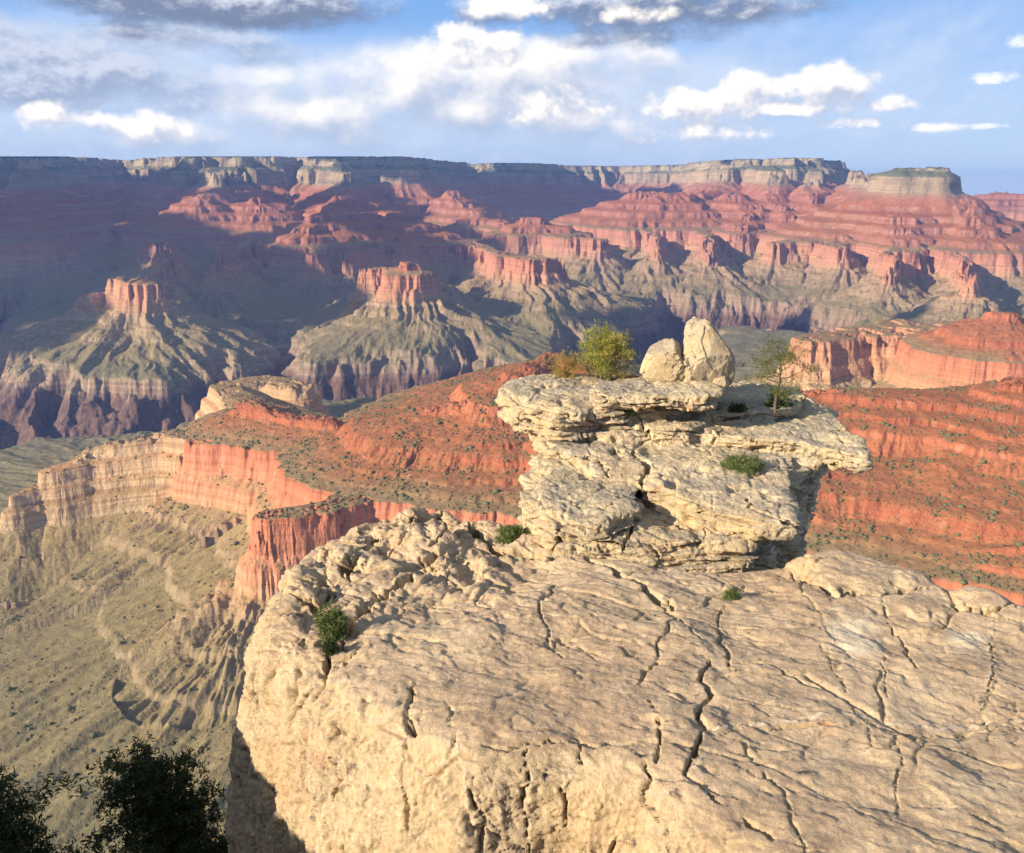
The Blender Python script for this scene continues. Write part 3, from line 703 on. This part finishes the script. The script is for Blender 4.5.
# raised slabs along the back edge on the right
for pl, up in (([(792,560),(850,553),(925,572),(925,588),(880,596),(830,590),(800,580)], .16), ([(960,590),(1010,594),(1016,606),(985,611),(955,602)], .10)):
    pd = poly_sd(x2, y2, [tuple(at_z(a, b, ZL)[:2]) for a, b in pl]); top += up*sstep(.10, -.10, pd+.1*noise2(x2*3, y2*3, 77))
depth = top[:,:,None]-Z
fl = np.interp(depth, [-.2, 0, .25, .6, 1.2, 2.2, 4, 7], [-.25, -.05, .08, .17, .30, .46, .62, .75])
side = sd[:,:,None]-fl
mk = np.abs(smax(-depth, side, .28)) < .8
x, y, z = X[mk], Y[mk], Z[mk]
side[mk] += (fbm3(x*.55, y*.55, z*.28, 3, 120)*.34+fbm3(x*1.5, y*1.5, z*.5, 2, 124)*.13)*sstep(-.1, .8, depth[mk])
Fv = smax(-depth, side, .15)
Fv[:,:,0] = 1; Fv[0] = 1; Fv[-1] = 1; Fv[:,0] = 1; Fv[:,-1] = 1; Fv[:,:,-1] = 1
V0, F0 = surface_nets(Fv, (X[0,0,0], Y[0,0,0], Z[0,0,0]), h)
Vr, Nr, Fr = refine(V0, F0, 2)
LC = [([(577,554),(600,566),(641,586),(662,605),(676,612)], .10, .30), ([(470,522),(484,540),(497,552),(540,556),(577,554)], .11, .35),
 ([(724,603),(717,628),(724,644),(733,678)], .06, .12), ([(710,663),(701,681),(709,694),(698,715),(709,727),(695,746),(684,770)], .075, .25),
 ([(684,768),(708,785),(722,806)], .04, .06), ([(636,750),(650,777),(644,806),(664,822)], .07, .22), ([(662,745),(634,751)], .05, .12), ([(650,698),(663,736),(655,760)], .045, .10),
 ([(676,613),(662,640),(658,661),(636,686)], .05, .09), ([(997,613),(991,677),(985,710),(989,745)], .035, .07), ([(915,668),(902,640),(890,628),(883,600)], .05, .09),
 ([(885,655),(885,696)], .03, .05), ([(898,733),(900,777),(894,820)], .035, .06), ([(736,661),(778,669),(823,690)], .06, .08), ([(708,731),(766,729),(824,726),(865,726),(915,734),(985,732),(1030,730)], .03, .05),
 ([(788,568),(807,583),(832,591),(881,598),(930,588)], .09, .22), ([(950,602),(985,613),(1018,605)], .07, .15), ([(557,589),(538,603),(546,628),(560,660)], .05, .12),
 ([(437,555),(408,579),(373,603),(350,622),(344,650)], .16, .40), ([(414,682),(406,732),(402,765),(406,806),(414,832)], .06, .14), ([(528,745),(524,790),(530,853)], .035, .10),
 ([(561,788),(565,822)], .035, .12), ([(462,742),(505,751),(548,738),(600,748),(640,742)], .035, .07), ([(575,735),(583,766)], .035, .10), ([(470,790),(482,820),(478,850)], .04, .12), ([(446,700),(455,730),(450,760)], .03, .08), ([(618,835),(612,856)], .07, .2),
 ([(742,815),(765,830),(778,836)], .05, .08), ([(350,562)], .22, .45), ([(323,600)], .20, .45), ([(408,726)], .12, .30), ([(303,668),(300,682)], .10, .30), ([(328,655),(325,680),(318,700)], .12, .40),
 ([(312,690),(300,715)], .08, .25), ([(338,720),(335,745)], .06, .18), ([(290,745),(280,775)], .07, .2), ([(340,762),(338,800)], .05, .16), ([(262,700),(256,740)], .05, .14),
 ([(440,512),(448,530),(430,548)], .10, .25), ([(410,520),(402,540),(385,560)], .08, .2), ([(500,560),(470,590),(440,600)], .05, .08), ([(470,650),(560,640),(600,655)], .04, .04), ([(640,590),(700,640)], .05, .06),
 ([(820,640),(850,700),(880,760)], .03, .03), ([(740,740),(780,790),(800,850)], .04, .05), ([(380,540),(360,548)], .1, .25), ([(420,560),(425,575)], .09, .2), ([(560,520),(600,548)], .06, .15)]
dep = carve(Vr, Nr, LC)
x, y, z = Vr.T
tops = sstep(.35, .8, Nr[:,2])
a_ = x*.86-y*.5; b_ = x*.5+y*.86                  # grain of the weathered top
d_ = fbm3(x*1.8, y*1.8, z*1.8, 4, 130)*.060
wv = fbm3(x*.8, y*.8, z*.8, 2, 133)*.5
scal = fbm3(a_*1.1+wv, b_*4.0+wv, z*3, 5, 134, gain=.62)
sc2 = fbm3(a_*2.4+wv, b_*8+wv, z*3, 4, 137, gain=.6, ridged=True)
d_ += tops*(scal*.038 + sc2*.009 - .16*np.clip(fbm3(a_*2.2, b_*4.5, z*3, 3, 138)-.2, 0, 1))
pits = np.clip(fbm3(x*3.4, y*3.4, z*(3.4-2*(1-tops)), 3, 141)-.22, 0, 1)
u_, v_ = project(Vr); cor = np.clip(sstep(600, 470, u_)*sstep(650, 560, v_)+sstep(400, 330, u_)*.8, 0, 1)
face = np.clip(sstep(470, 330, u_+.25*(v_-700)), 0, 1)*(1-tops*.5)
d_ -= pits*(.09+.10*cor)
zs_ = z+.6*x
pf = fbm3(x*4.2+3, y*4.2, zs_*1.5, 4, 153, gain=.6)
d_ -= face*np.clip(pf-.17, 0, .3)*.95
d_ += face*(fbm3(x*2.0, y*2.0, zs_*.6, 3, 154, ridged=True)-.3)*.10
d_ += (fbm3(x*4.5, y*4.5, z*4.5, 5, 155, gain=.70, ridged=True)-.25)*.022
for fr, am, sd2 in ((1.3, .032, 157), (3.4, .015, 158), (8.0, .007, 159)):
    ph_ = b_*fr+fbm3(a_*fr*.45, b_*fr*.9, z*fr, 3, sd2)*2.4; idx_ = np.floor(ph_); ph_ = ph_-idx_
    gate = sstep(-.1, .35, noise3(a_*fr*.5, b_*fr*.5, z+idx_*3.7, sd2+40))
    d_ += tops*gate*(ph_-.5)*am
qf = fbm3(x*6, y*6, z*6, 2, 171); d_ += (1-tops)*(np.floor((qf+x*1.4-z*.8)*5)-(qf+x*1.4-z*.8)*5)*.030
d_ += (1-tops)*(fbm3(x*2.2, y*2.2, z*.7, 4, 145, ridged=True)*.075+np.round(noise3(x*.4, y*.4, z*2.1, 149)*3)/3*.05)
d_ += fbm3(x*9, y*9, z*9, 3, 151, gain=.6)*.014*(1+cor)
veins = [([(708,727),(766,723),(824,719),(865,719),(915,727),(985,725),(1030,723)], .035), ([(994,613),(988,677),(982,710),(986,745)], .025), ([(895,735),(897,777),(891,820)], .025), ([(712,800),(690,770),(712,742)], .03), ([(455,735),(470,800),(465,850)], .02)]
vn = np.zeros(len(Vr))
for pts, w in veins: vn = np.maximum(vn, carve(Vr, Nr, [(pts, w, 1.0)]))
for (cx_, cy_, rr) in ((850,628,26),(858,646,22),(968,640,20)):
    vn = np.maximum(vn, .8*np.clip(1.4-np.hypot(u_-cx_, (v_-cy_)*1.8)/rr+noise2(x*5, y*5, 160)*.5, 0, 1))
d_ += np.where(np.abs(vn) > 0, np.clip(vn, 0, 1)*.012, 0)
mc = np.nonzero((cor > .05) | (tops < .5))[0]; wx_ = noise3(x[mc]*2.5, y[mc]*2.5, z[mc]*2.5, 181)*.12
hc, jc = cells(x[mc]+wx_, y[mc]+wx_, z[mc]+wx_, .60, .48, .40, 182); k_ = np.maximum(cor[mc]*.34, .16*(1-tops[mc]))
d_[mc] += k_*((hc-.5)*.16-.13*np.clip(1-jc/.14, 0, 1))
hc, jc = cells(x[mc]+wx_, y[mc]-wx_, z[mc], .20, .18, .16, 183); d_[mc] += k_*((hc-.5)*.035-.035*np.clip(1-jc/.16, 0, 1))
wx_ = fbm3(x*.9, y*.9, z*.9, 3, 185)*.55
hc, jc = cells(x+wx_, y-wx_, z, 1.9, 1.1, 1.6, 186); gt = sstep(-.15, .2, noise3(x*.7, y*.7, z*.7, 187))
d_ -= gt*.045*np.clip(1-jc/.022, 0, 1); d_ += (hc-.5)*.035
hc, jc = cells(x-wx_*.6, y+wx_*.6, z, .7, .38, .6, 188); gt = sstep(.05, .3, noise3(x*.9, y*.9, z*.9, 189))
d_ -= gt*.028*np.clip(1-jc/.04, 0, 1); d_ += gt*(hc-.5)*.022
Vr = Vr+Nr*(d_-dep)[:,None]
ledge = mesh_obj('rock_ledge', Vr, Fr, LIME); attr(ledge, 'vein', np.clip(vn, 0, 1)*.75)
tag(ledge, 'broad cracked tan limestone ledge filling the foreground, with a steep left face', 'rock ledge')

# ---- the layered outcrop beyond it
def layer_field(X, Y, Z, px, zt, zb, rnd=.08, under=0.0, noise=.16, tilt=0.0, seed=0):
    poly = [tuple(at_z(a, b, zt)[:2]) for a, b in px]
    sd = poly_sd(X[:,:,0], Y[:,:,0], poly)[:,:,None]
    cy = np.mean([p[1] for p in poly])
    zt_ = zt+tilt*(Y-cy); zc = zt_-Z
    sd = sd+under*np.clip(zc, 0, 3)
    mk = (np.abs(sd) < .6) & (zc > -.3) & (Z > zb-.3); x, y, z = X[mk], Y[mk], Z[mk]
    sd[mk] += fbm3(x*.9, y*.9, z*.9, 3, 200+seed)*noise+fbm3(x*.5, y*.5, z*6.5, 2, 210+seed)*noise*.55
    return smax(smax(sd, -zc, rnd), zb-Z, rnd)
h = .055
X, Y, Z = grid((-1.2, 10.3, -8.2), (7.2, 19.0, -2.7), h)
LAY = [ # outline in the photograph at the height of its top, top, bottom
 ([(545,440),(600,415),(690,402),(785,408),(806,440),(796,470),(760,478),(700,472),(640,462),(590,462),(540,468)], -4.05, -8.3, .16, -.02, .26, .07),
 ([(715,396),(800,393),(842,412),(836,436),(800,440),(740,440)], -4.12, -8.3, .14, .28, .22, .0),
 ([(575,462),(640,448),(720,450),(785,462),(800,486),(795,506),(762,512),(712,504),(668,490),(640,480),(600,476)], -4.08, -4.50, .10, .14, .20, .10),
 ([(650,485),(720,485),(775,498),(788,515),(750,523),(700,516),(655,508)], -4.36, -4.75, .08, .05, .20, .03),
 ([(560,498),(640,488),(720,492),(770,510),(772,532),(720,540),(650,540),(600,535),(552,530)], -4.5, -8.3, .14, -.10, .24, .0),
 ([(530,458),(560,432),(612,432),(640,458),(634,500),(600,512),(555,510),(532,490)], -4.12, -8.3, .18, -.04, .26, .06),
 ([(538,420),(560,404),(640,402),(660,425),(640,448),(590,452),(545,444)], -3.86, -5.0, .14, .02, .22, .05),
 ([(500,386),(520,378),(600,375),(690,378),(712,396),(650,404),(600,406),(560,407),(515,400),(502,393)], -3.32, -3.92, .16, .30, .20, .03),
 ([(545,398),(620,384),(720,392),(740,410),(690,424),(610,424),(555,414)], -3.62, -4.6, .10, .0, .2, .02),
 ([(590,388),(640,376),(700,378),(724,388),(716,396),(680,396),(598,394)], -3.12, -3.34, .05, .0, .12, .02),
 ([(690,402),(760,388),(800,398),(836,414),(870,438),(866,450),(838,447),(800,440),(740,436),(688,430)], -3.74, -4.10, .10, .18, .14, .02),
 ([(690,394),(745,382),(795,390),(800,404),(770,412),(700,412)], -3.55, -3.80, .06, .0, .14, .0),
]
Fv = np.full(X.shape, 9.0)
for i, (px, zt, zb, rnd, under, nz_, tilt) in enumerate(LAY):
    Fv = smin(Fv, layer_field(X, Y, Z, px, zt, zb, rnd, under, nz_, tilt, i*13), .035)
Fv[:,:,0] = 1; Fv[0] = 1; Fv[-1] = 1; Fv[:,0] = 1; Fv[:,-1] = 1; Fv[:,:,-1] = 1
V0, F0 = surface_nets(Fv, (X[0,0,0], Y[0,0,0], Z[0,0,0]), h)
Vr, Nr, Fr = refine(V0, F0, 2)
OC = [([(630,456),(643,462),(648,472),(640,490),(637,510),(630,530),(624,550)], .14, .55), ([(610,455),(630,456)], .06, .2), ([(622,408),(640,420),(650,440)], .05, .12), ([(700,505),(704,530),(700,548)], .05, .12),
 ([(590,400),(596,420),(588,440)], .04, .1), ([(560,455),(600,462),(612,480)], .06, .15), ([(655,400),(700,408),(735,404)], .05, .14), ([(745,500),(760,515),(790,522)], .06, .15), ([(650,520),(700,528),(745,535)], .05, .15), ([(570,500),(600,510),(620,505)], .05, .12), ([(715,430),(735,438),(760,440)], .06, .14)]
dep = carve(Vr, Nr, OC)
x, y, z = Vr.T; tops = sstep(.35, .8, Nr[:,2])
zz = z+.10*noise2(x*.6, y*.6, 231)
bed = noise3(x*.5, y*.5, zz*14, 232)
b2_ = noise3(x*.7+4, y*.7, zz*9+noise3(x*2, y*2, z*2, 242)*.5, 241)
d_ = fbm3(x*2, y*2, z*3, 4, 233)*.06+(1-tops)*(bed*.06+fbm3(x*3, y*3, z*2, 3, 235, ridged=True)*.05-.13*np.clip(1-np.abs(b2_)/.10, 0, 1)*sstep(-.1, .3, noise3(x*1.3, y*1.3, z*3, 243)))
d_ += (fbm3(x*4, y*4, z*6, 5, 244, gain=.7, ridged=True)-.25)*.045
li = np.floor(zz/.115+noise2(x*.8, y*.8, 246)*.8); d_ += (1-tops)*noise3(x*1.3+li*5.1, y*1.3, li*7.3+.5, 245)*.16
li = np.floor(zz/.045+noise2(x*1.8, y*1.8, 248)*.8); d_ += (1-tops)*noise3(x*2.6+li*5.1, y*2.6, li*7.3+.5, 247)*.05+tops*fbm3(x*4, y*4, z*8, 4, 236, gain=.6)*.035
d_ += fbm3(x*.9, y*.9, z*1.2, 3, 240)*.16
d_ -= np.clip(fbm3(x*3, y*3, z*4.5, 3, 237)-.16, 0, 1)*.30
d_ += fbm3(x*10, y*10, z*10, 3, 239, gain=.6)*.014
wx_ = noise3(x*1.5, y*1.5, z*1.5, 191)*.18
hc, jc = cells(x+wx_, y+wx_, zz*1.0+wx_*.3, 1.05, 1.05, .30, 192); d_ += (.22+.55*(1-tops))*((hc-.5)*.14-.10*np.clip(1-jc/.05, 0, 1))
hc, jc = cells(x-wx_, y+wx_, zz, .28, .28, .10, 193); d_ += (.1+.5*(1-tops))*((hc-.5)*.045-.035*np.clip(1-jc/.10, 0, 1))
Vr = Vr+Nr*(d_-dep)[:,None]
oc = mesh_obj('rock_outcrop', Vr, Fr, LIME2); attr(oc, 'vein', np.zeros(len(Vr)))
tag(oc, 'layered cream limestone outcrop with overhanging slabs, standing behind the ledge at the canyon edge', 'rock outcrop')

# ---- boulders balanced on the outcrop
def boulder(name, label, px, py, r, wpx, hpx, deep=.9, tilt=0.0, seed=0, taper=.0, pits=.05, group=None):
    c = at_r(px, py, r); k = np.linalg.norm(c)/FPX; a, hh = wpx*k/2, hpx*k/2
    bm_n = 80
    th = np.linspace(-1, 1, bm_n)
    # cube sphere
    Vs, Fs = [], []
    for ax in range(3):
        for sg in (-1, 1):
            U1, U2 = np.meshgrid(th, th, indexing='ij'); q = np.zeros((bm_n, bm_n, 3)); q[...,ax] = sg; q[...,(ax+1)%3] = U1; q[...,(ax+2)%3] = U2*sg
            off = sum(len(v) for v in Vs); Vs.append(q.reshape(-1, 3))
            i = (np.arange(bm_n-1)[:,None]*bm_n+np.arange(bm_n-1)[None,:]); Fs.append(np.stack([i, i+bm_n, i+bm_n+1, i+1], -1).reshape(-1, 4)+off)
    V = np.concatenate(Vs); Fq = np.concatenate(Fs)
    key = np.round(V*1e5).astype(np.int64); _, first, inv = np.unique(key, axis=0, return_index=True, return_inverse=True)
    V = V[first]; Fq = inv.ravel()[Fq]
    Dn = V/np.linalg.norm(V, axis=1)[:,None]; Vb = Dn*(1/(np.abs(Dn)**3.2).sum(1)**(1/3.2))[:,None]
    x, y, z = Dn.T
    rad = 1+fbm3(x*1.1+seed, y*1.1, z*1.1, 3, 300+seed)*.30+fbm3(x*3+seed, y*3, z*3, 4, 301+seed, gain=.65)*.20-np.clip(fbm3(x*4.5, y*4.5, z*4.5+seed, 3, 302+seed)-.12, 0, 1)*pits*6+(fbm3(x*5, y*5, z*5+seed, 4, 303+seed, gain=.65, ridged=True)-.3)*.07
    # a few flat breaks
    rng = random.Random(seed); P_ = Vb*rad[:,None]
    for _ in range(9):
        n_ = np.array([rng.uniform(-1,1), rng.uniform(-1,1), rng.uniform(-.4,1)]); n_ /= np.linalg.norm(n_); lim = rng.uniform(.66, .86)
        ex = np.maximum(P_@n_-lim, 0); P_ = P_-n_[None]*(ex*.85)[:,None]
    wq_ = noise3(P_[:,0]*2, P_[:,1]*2, P_[:,2]*2+seed, 321)*.3; hc, jc = cells(P_[:,0]+seed+wq_, P_[:,1], P_[:,2]+wq_, .7, .7, .8, 310+seed); P_ = P_*(1+(hc-.5)*.10-.025*np.clip(1-jc/.05, 0, 1)*sstep(-.1, .3, noise3(P_[:,0]*2, P_[:,1]*2, P_[:,2]*2+seed, 320)))[:,None]
    P_[:,0] *= a*(1-taper*P_[:,2]); P_[:,1] *= a*deep; P_[:,2] *= hh
    ct, st = math.cos(tilt), math.sin(tilt)
    P_ = np.stack([P_[:,0]*ct+P_[:,2]*st, P_[:,1], -P_[:,0]*st+P_[:,2]*ct], 1)
    o = mesh_obj(name, P_, Fq, STONE); attr(o, 'vein', np.zeros(len(P_))); o.location = c
    return tag(o, label, 'boulder', group)
boulder('boulder', 'tall upright pitted boulder on top of the outcrop, the largest of the group', 705, 354, 15.1, 54, 66, .85, -.12, 3, .08, .05)
boulder('boulder', 'low rounded pale boulder leaning against the left of the tall upright boulder', 665, 361, 15.0, 48, 42, .9, .15, 8, .05, .03)
boulder('boulder', 'small blocky stone wedged under the right side of the tall upright boulder', 722, 386, 14.9, 17, 18, .9, 0, 15, 0, .03)
boulder('boulder', 'flat slab of rock lying behind the round green pine', 636, 372, 15.9, 44, 14, .9, .1, 21, 0, .03)

# ---- the rim rock the viewer stands on, and an unseen wing added and shaped to shade the trees below left
h = .5
X, Y, Z = grid((-34, -22, -15), (26, 13, -0.5), h)
A1 = [(-40,-30),(30,-30),(30,-1.5),(9,-.6),(3,1.0),(-2,1.0),(-5,.2),(-9,.5),(-12,-1),(-40,2)]
A2 = [(-40,-30),(-8.5,-30),(-7.2,0),(-6.9,3.5),(-7.4,7),(-8.6,10.2),(-12,11.5),(-40,11)]
n1 = fbm3(X*.25, Y*.25, Z*.25, 3, 401)
f1 = smax(poly_sd(X[:,:,0], Y[:,:,0], A1)[:,:,None]+n1*.8, Z+1.75+n1*.3, .4)
f2 = smax(poly_sd(X[:,:,0], Y[:,:,0], A2)[:,:,None]+n1*.8, Z+3.85+n1*1.3+noise3(X*.9, Y*.9, Z*.9, 409)*.5, .5)
Fv = smin(f1, f2, .5)
Fv[:,:,0] = 1; Fv[0] = 1; Fv[-1] = 1; Fv[:,0] = 1; Fv[:,-1] = 1; Fv[:,:,-1] = 1
V0, F0 = surface_nets(Fv, (X[0,0,0], Y[0,0,0], Z[0,0,0]), h)
Vr, Nr, Fr = refine(V0, F0, 1)
x, y, z = Vr.T
Vr = Vr+Nr*(fbm3(x*.9, y*.9, z*1.2, 4, 405)*.22)[:,None]
rg = mesh_obj('rim_ground', Vr, Fr, LIME); attr(rg, 'vein', np.zeros(len(Vr))); tag(rg, kind='structure')
# ------------------------------------------------------------------ plants
def leaf_mat(name, c1, c2, c3=None):
    m, n, b = new_mat(name); geo = n.node('ShaderNodeNewGeometry')
    rnd = geo.outputs['Random Per Island']
    c = n.mix(rnd, c1, c2)
    if c3: c = n.mix(n.maprange(n.noise(geo.outputs['Position'], 3.0, 3), .5, .7), c, c3)
    n.l.new(c, b.inputs['Base Color']); b.inputs['Roughness'].default_value = .7
    tr = n.node('ShaderNodeBsdfTranslucent'); n.l.new(c, tr.inputs[0])
    mx = n.node('ShaderNodeMixShader'); mx.inputs[0].default_value = .3
    out = [q for q in m.node_tree.nodes if q.type == 'OUTPUT_MATERIAL'][0]
    n.l.new(b.outputs[0], mx.inputs[1]); n.l.new(tr.outputs[0], mx.inputs[2]); n.l.new(mx.outputs[0], out.inputs[0])
    return m
PINE = leaf_mat('pine_needles', (.20,.21,.04), (.36,.33,.07), (.42,.33,.08))
JUN = leaf_mat('juniper_green', (.028,.042,.016), (.06,.08,.028))
PINE2 = leaf_mat('dull_pine_needles', (.09,.11,.035), (.19,.19,.06))
GRN = leaf_mat('shrub_green', (.08,.12,.035), (.19,.22,.07))
GOLD = leaf_mat('dry_shrub', (.30,.22,.06), (.42,.28,.08))
bark_m, bn, bb_ = new_mat('bark'); bg_ = bn.node('ShaderNodeNewGeometry')
bn.l.new(bn.mix(bn.noise(bn.scale(bg_.outputs['Position'], (30,30,6)), 1.0, 4), (.05,.038,.028), (.16,.125,.09)), bb_.inputs['Base Color'])

class Tubes:
    def __init__(s): s.v = []; s.f = []; s.n = 0
    def add(s, pts, rads, k=7):
        pts = np.array(pts, float); m = len(pts)
        d = np.gradient(pts, axis=0); d /= np.linalg.norm(d, axis=1)[:,None]+1e-9
        a = np.cross(d, [0.3,.9,.2]); a /= np.linalg.norm(a, axis=1)[:,None]+1e-9; b = np.cross(d, a)
        th = np.arange(k)*2*math.pi/k
        ring = pts[:,None]+(a[:,None]*np.cos(th)[None,:,None]+b[:,None]*np.sin(th)[None,:,None])*np.array(rads)[:,None,None]
        s.v.append(ring.reshape(-1, 3)); i = np.arange(m-1)[:,None]*k+np.arange(k)[None]; j = np.arange(m-1)[:,None]*k+(np.arange(k)[None]+1)%k
        s.f.append(np.stack([i, j, j+k, i+k], -1).reshape(-1, 4)+s.n); s.n += m*k
    def build(s, name, mat, parent): return mesh_obj(name, np.concatenate(s.v), np.concatenate(s.f), mat, parent)

def blades(centers, n_each, length, width, rng, up=.3, spread=.03):
    """thin leaf-like triangles bursting out of each centre"""
    c = np.repeat(np.asarray(centers), n_each, 0); N = len(c)
    d = rng.normal(size=(N, 3)); d[:,2] += up; d /= np.linalg.norm(d, axis=1)[:,None]
    s_ = np.cross(d, rng.normal(size=(N, 3))); s_ /= np.linalg.norm(s_, axis=1)[:,None]
    L = length*rng.uniform(.6, 1.3, (N, 1)); W = width*rng.uniform(.6, 1.3, (N, 1))
    b = c+rng.normal(size=(N, 3))*spread
    v = np.stack([b-s_*W*.5, b+s_*W*.5, b+d*L+s_*W*.25, b+d*L-s_*W*.25], 1).reshape(-1, 3)
    return v, np.arange(4*N).reshape(-1, 4)

def plant_root(name, base, label, cat, group=None):
    o = bpy.data.objects.new(name, None); col.objects.link(o); o.location = base; o.empty_display_size = .1
    return tag(o, label, cat, group)

def tree(name, base, Hh, Rr, label, cat, mat, seed, lean=(0,0), nl=16, tufts=9, blade=(.045,.010), per=40, low=.25, tr=.05, sparse=False, conical=.0, clump=.09):
    rng = np.random.default_rng(seed); root = plant_root(name, base, label, cat)
    T = Tubes(); zs = np.linspace(0, 1, 9)
    tp = np.stack([lean[0]*zs+.05*Hh*np.sin(zs*5+seed), lean[1]*zs+.04*Hh*np.cos(zs*4+seed)-.04*Hh, zs*Hh*.93], 1)
    T.add(tp, tr*(1-zs*.8))
    cents = []
    for i in range(nl):
        f = low+(1-low)*(i+.5)/nl; p0 = np.array([np.interp(f*.97, zs, tp[:,q]) for q in range(3)])
        az = i*2.4+rng.uniform(-.5, .5); env = (math.sin(math.pi*min(max((f-low)/(1.02-low), 0.04), 1)**.75)**.6 if not conical else (1.05-f)**conical)
        L = Rr*env*rng.uniform(.7, 1.1); q = np.linspace(0, 1, 5)
        br = p0+np.stack([np.cos(az)*L*q, np.sin(az)*L*q, L*(.35*q+.25*q*q)*rng.uniform(.2, 1)], 1)+rng.normal(size=(5, 3))*.03*Rr*q[:,None]
        T.add(br, tr*.35*(1-q*.75)*(1-f*.5), 5)
        for j in range(tufts):
            t = rng.uniform(.35, 1.05); b0 = p0+(br[-1]-p0)*t
            off = rng.normal(size=3)*np.array([1,1,.7])*Rr*(.22 if sparse else .22)
            cents.append(b0+off)
            if j % 3 == 0: T.add(np.linspace(p0+(br[-1]-p0)*min(t,1)*.9, b0+off, 3), [tr*.12, tr*.08, tr*.05], 4)
    T.build('trunk', bark_m, root)
    cents = np.array(cents); cc = np.repeat(cents, 6, 0)+rng.normal(size=(len(cents)*6, 3))*clump*np.array([1,1,.6])
    v, f = blades(cc, max(per//6, 2), blade[0], blade[1], rng)
    mesh_obj('crown', v, f, mat, root, smooth=False)
    return root

def shrub(px, py, r, wpx, hpx, label, mat, seed, n=500, blade=(.05,.008), name='shrub', cat='shrub', z=None):
    c = at_r(px, py+hpx/2, r); k = np.linalg.norm(c)/FPX; rng = np.random.default_rng(seed)
    a, hh = wpx*k/2, hpx*k
    root = plant_root(name, c, label, cat)
    q = rng.normal(size=(n, 3)); q /= np.linalg.norm(q, axis=1)[:,None]; q *= rng.uniform(.2, 1, (n, 1))**.5
    lump = 1+.8*noise3(q[:,0]*2+seed, q[:,1]*2, q[:,2]*2, seed)[:,None]
    q = q*lump*np.array([a, a*.8, hh*.55])+np.array([0, 0, hh*.4])
    v, f = blades(q, 7, blade[0], blade[1], rng, up=.9, spread=.012)
    mesh_obj('foliage', v, f, mat, root, smooth=False)
    T = Tubes()
    for i in range(9):
        e = q[rng.integers(len(q))]; T.add(np.array([[0,0,-.06], e*.5+rng.normal(size=3)*.01, e]), [.007, .005, .002], 4)
    T.build('stems', bark_m, root)
    return root

def surf(px, py, fallback):
    """point where a viewing ray meets the near rocks"""
    dg = bpy.context.evaluated_depsgraph_get(); best = None
    d = Vector(ray(px, py)).normalized()
    for o in (ledge, oc):
        ok, loc, nrm, _ = o.ray_cast(Vector((0,0,0)), d)
        if ok and (best is None or loc.length < best.length): best = loc.copy()
    return math.hypot(best.x, best.y) if best is not None else fallback

b1 = at_r(603, 380, 15.6); tree('pine_tree', b1, .86, .50, 'small rounded yellow-green pine on top of the outcrop, left of the boulders', 'pine tree', PINE, 5, (.03,0), nl=20, tufts=11, blade=(.05,.009), per=48, low=.12, tr=.035, clump=.05)
b2 = at_r(778, 412, surf(778, 412, 14.6)); tree('pine_tree', b2, 1.22, .52, 'thin sparse twisted pine standing on the right side of the outcrop', 'pine tree', PINE2, 11, (-.12,0), nl=17, tufts=5, blade=(.05,.009), per=42, low=.25, tr=.03, sparse=True, clump=.035)
shrub(566, 364, 15.6, 34, 26, 'low dry golden bush beside the rounded pine', GOLD, 2, 420, (.05,.006))
shrub(777, 403, surf(777, 408, 14.6), 26, 20, 'dark green juniper bush around the foot of the sparse pine', JUN, 3, 500, (.04,.01), 'juniper_bush', 'bush')
shrub(742, 463, surf(742, 467, 12.8), 44, 15, 'flat green shrub growing in a hollow in the front face of the outcrop', GRN, 4, 500, (.05,.008))
shrub(737, 408, surf(737, 411, 14.6), 20, 8, 'small dark green tuft left of the foot of the sparse pine', JUN, 6, 160, (.04,.008))
shrub(628, 413, surf(628, 416, 13.8), 14, 7, 'tiny olive tuft below the flat cap rock at the middle of the outcrop', JUN, 7, 110, (.035,.007))
shrub(512, 533, surf(512, 538, 12.2), 32, 17, 'bright green tuft in a crevice at the back edge of the ledge', GRN, 8, 420, (.05,.008))
shrub(333, 622, surf(340, 640, 9.2)+.05, 30, 34, 'green shrub growing out of the cleft at the upper left of the ledge', GRN, 9, 520, (.045,.009))
shrub(332, 648, surf(334, 655, 8.9)+.05, 16, 22, 'dark green sprig hanging just below the green shrub in the left cleft', JUN, 10, 180, (.04,.008))
shrub(731, 594, surf(731, 598, 10.3), 16, 12, 'small green sprig in a crack in the middle of the ledge top', GRN, 12, 160, (.035,.006))
for (px, py, r, rad, sd_, lab) in ((176, 716, 12.2, 1.35, 31, 'dark shaded juniper with a pointed ragged top beside the foot of the ledge'), (4, 728, 12.0, 1.25, 37, 'dark shaded juniper cut off by the left border of the photo')):
    tpz = at_r(px, py, r); bz = -13.4
    tree('juniper_tree', (tpz[0], tpz[1], bz), tpz[2]-bz, rad, lab, 'juniper tree', JUN, sd_, (0,0), nl=64, tufts=12, blade=(.06,.022), per=80, low=.2, tr=.12, conical=.85, clump=.10)
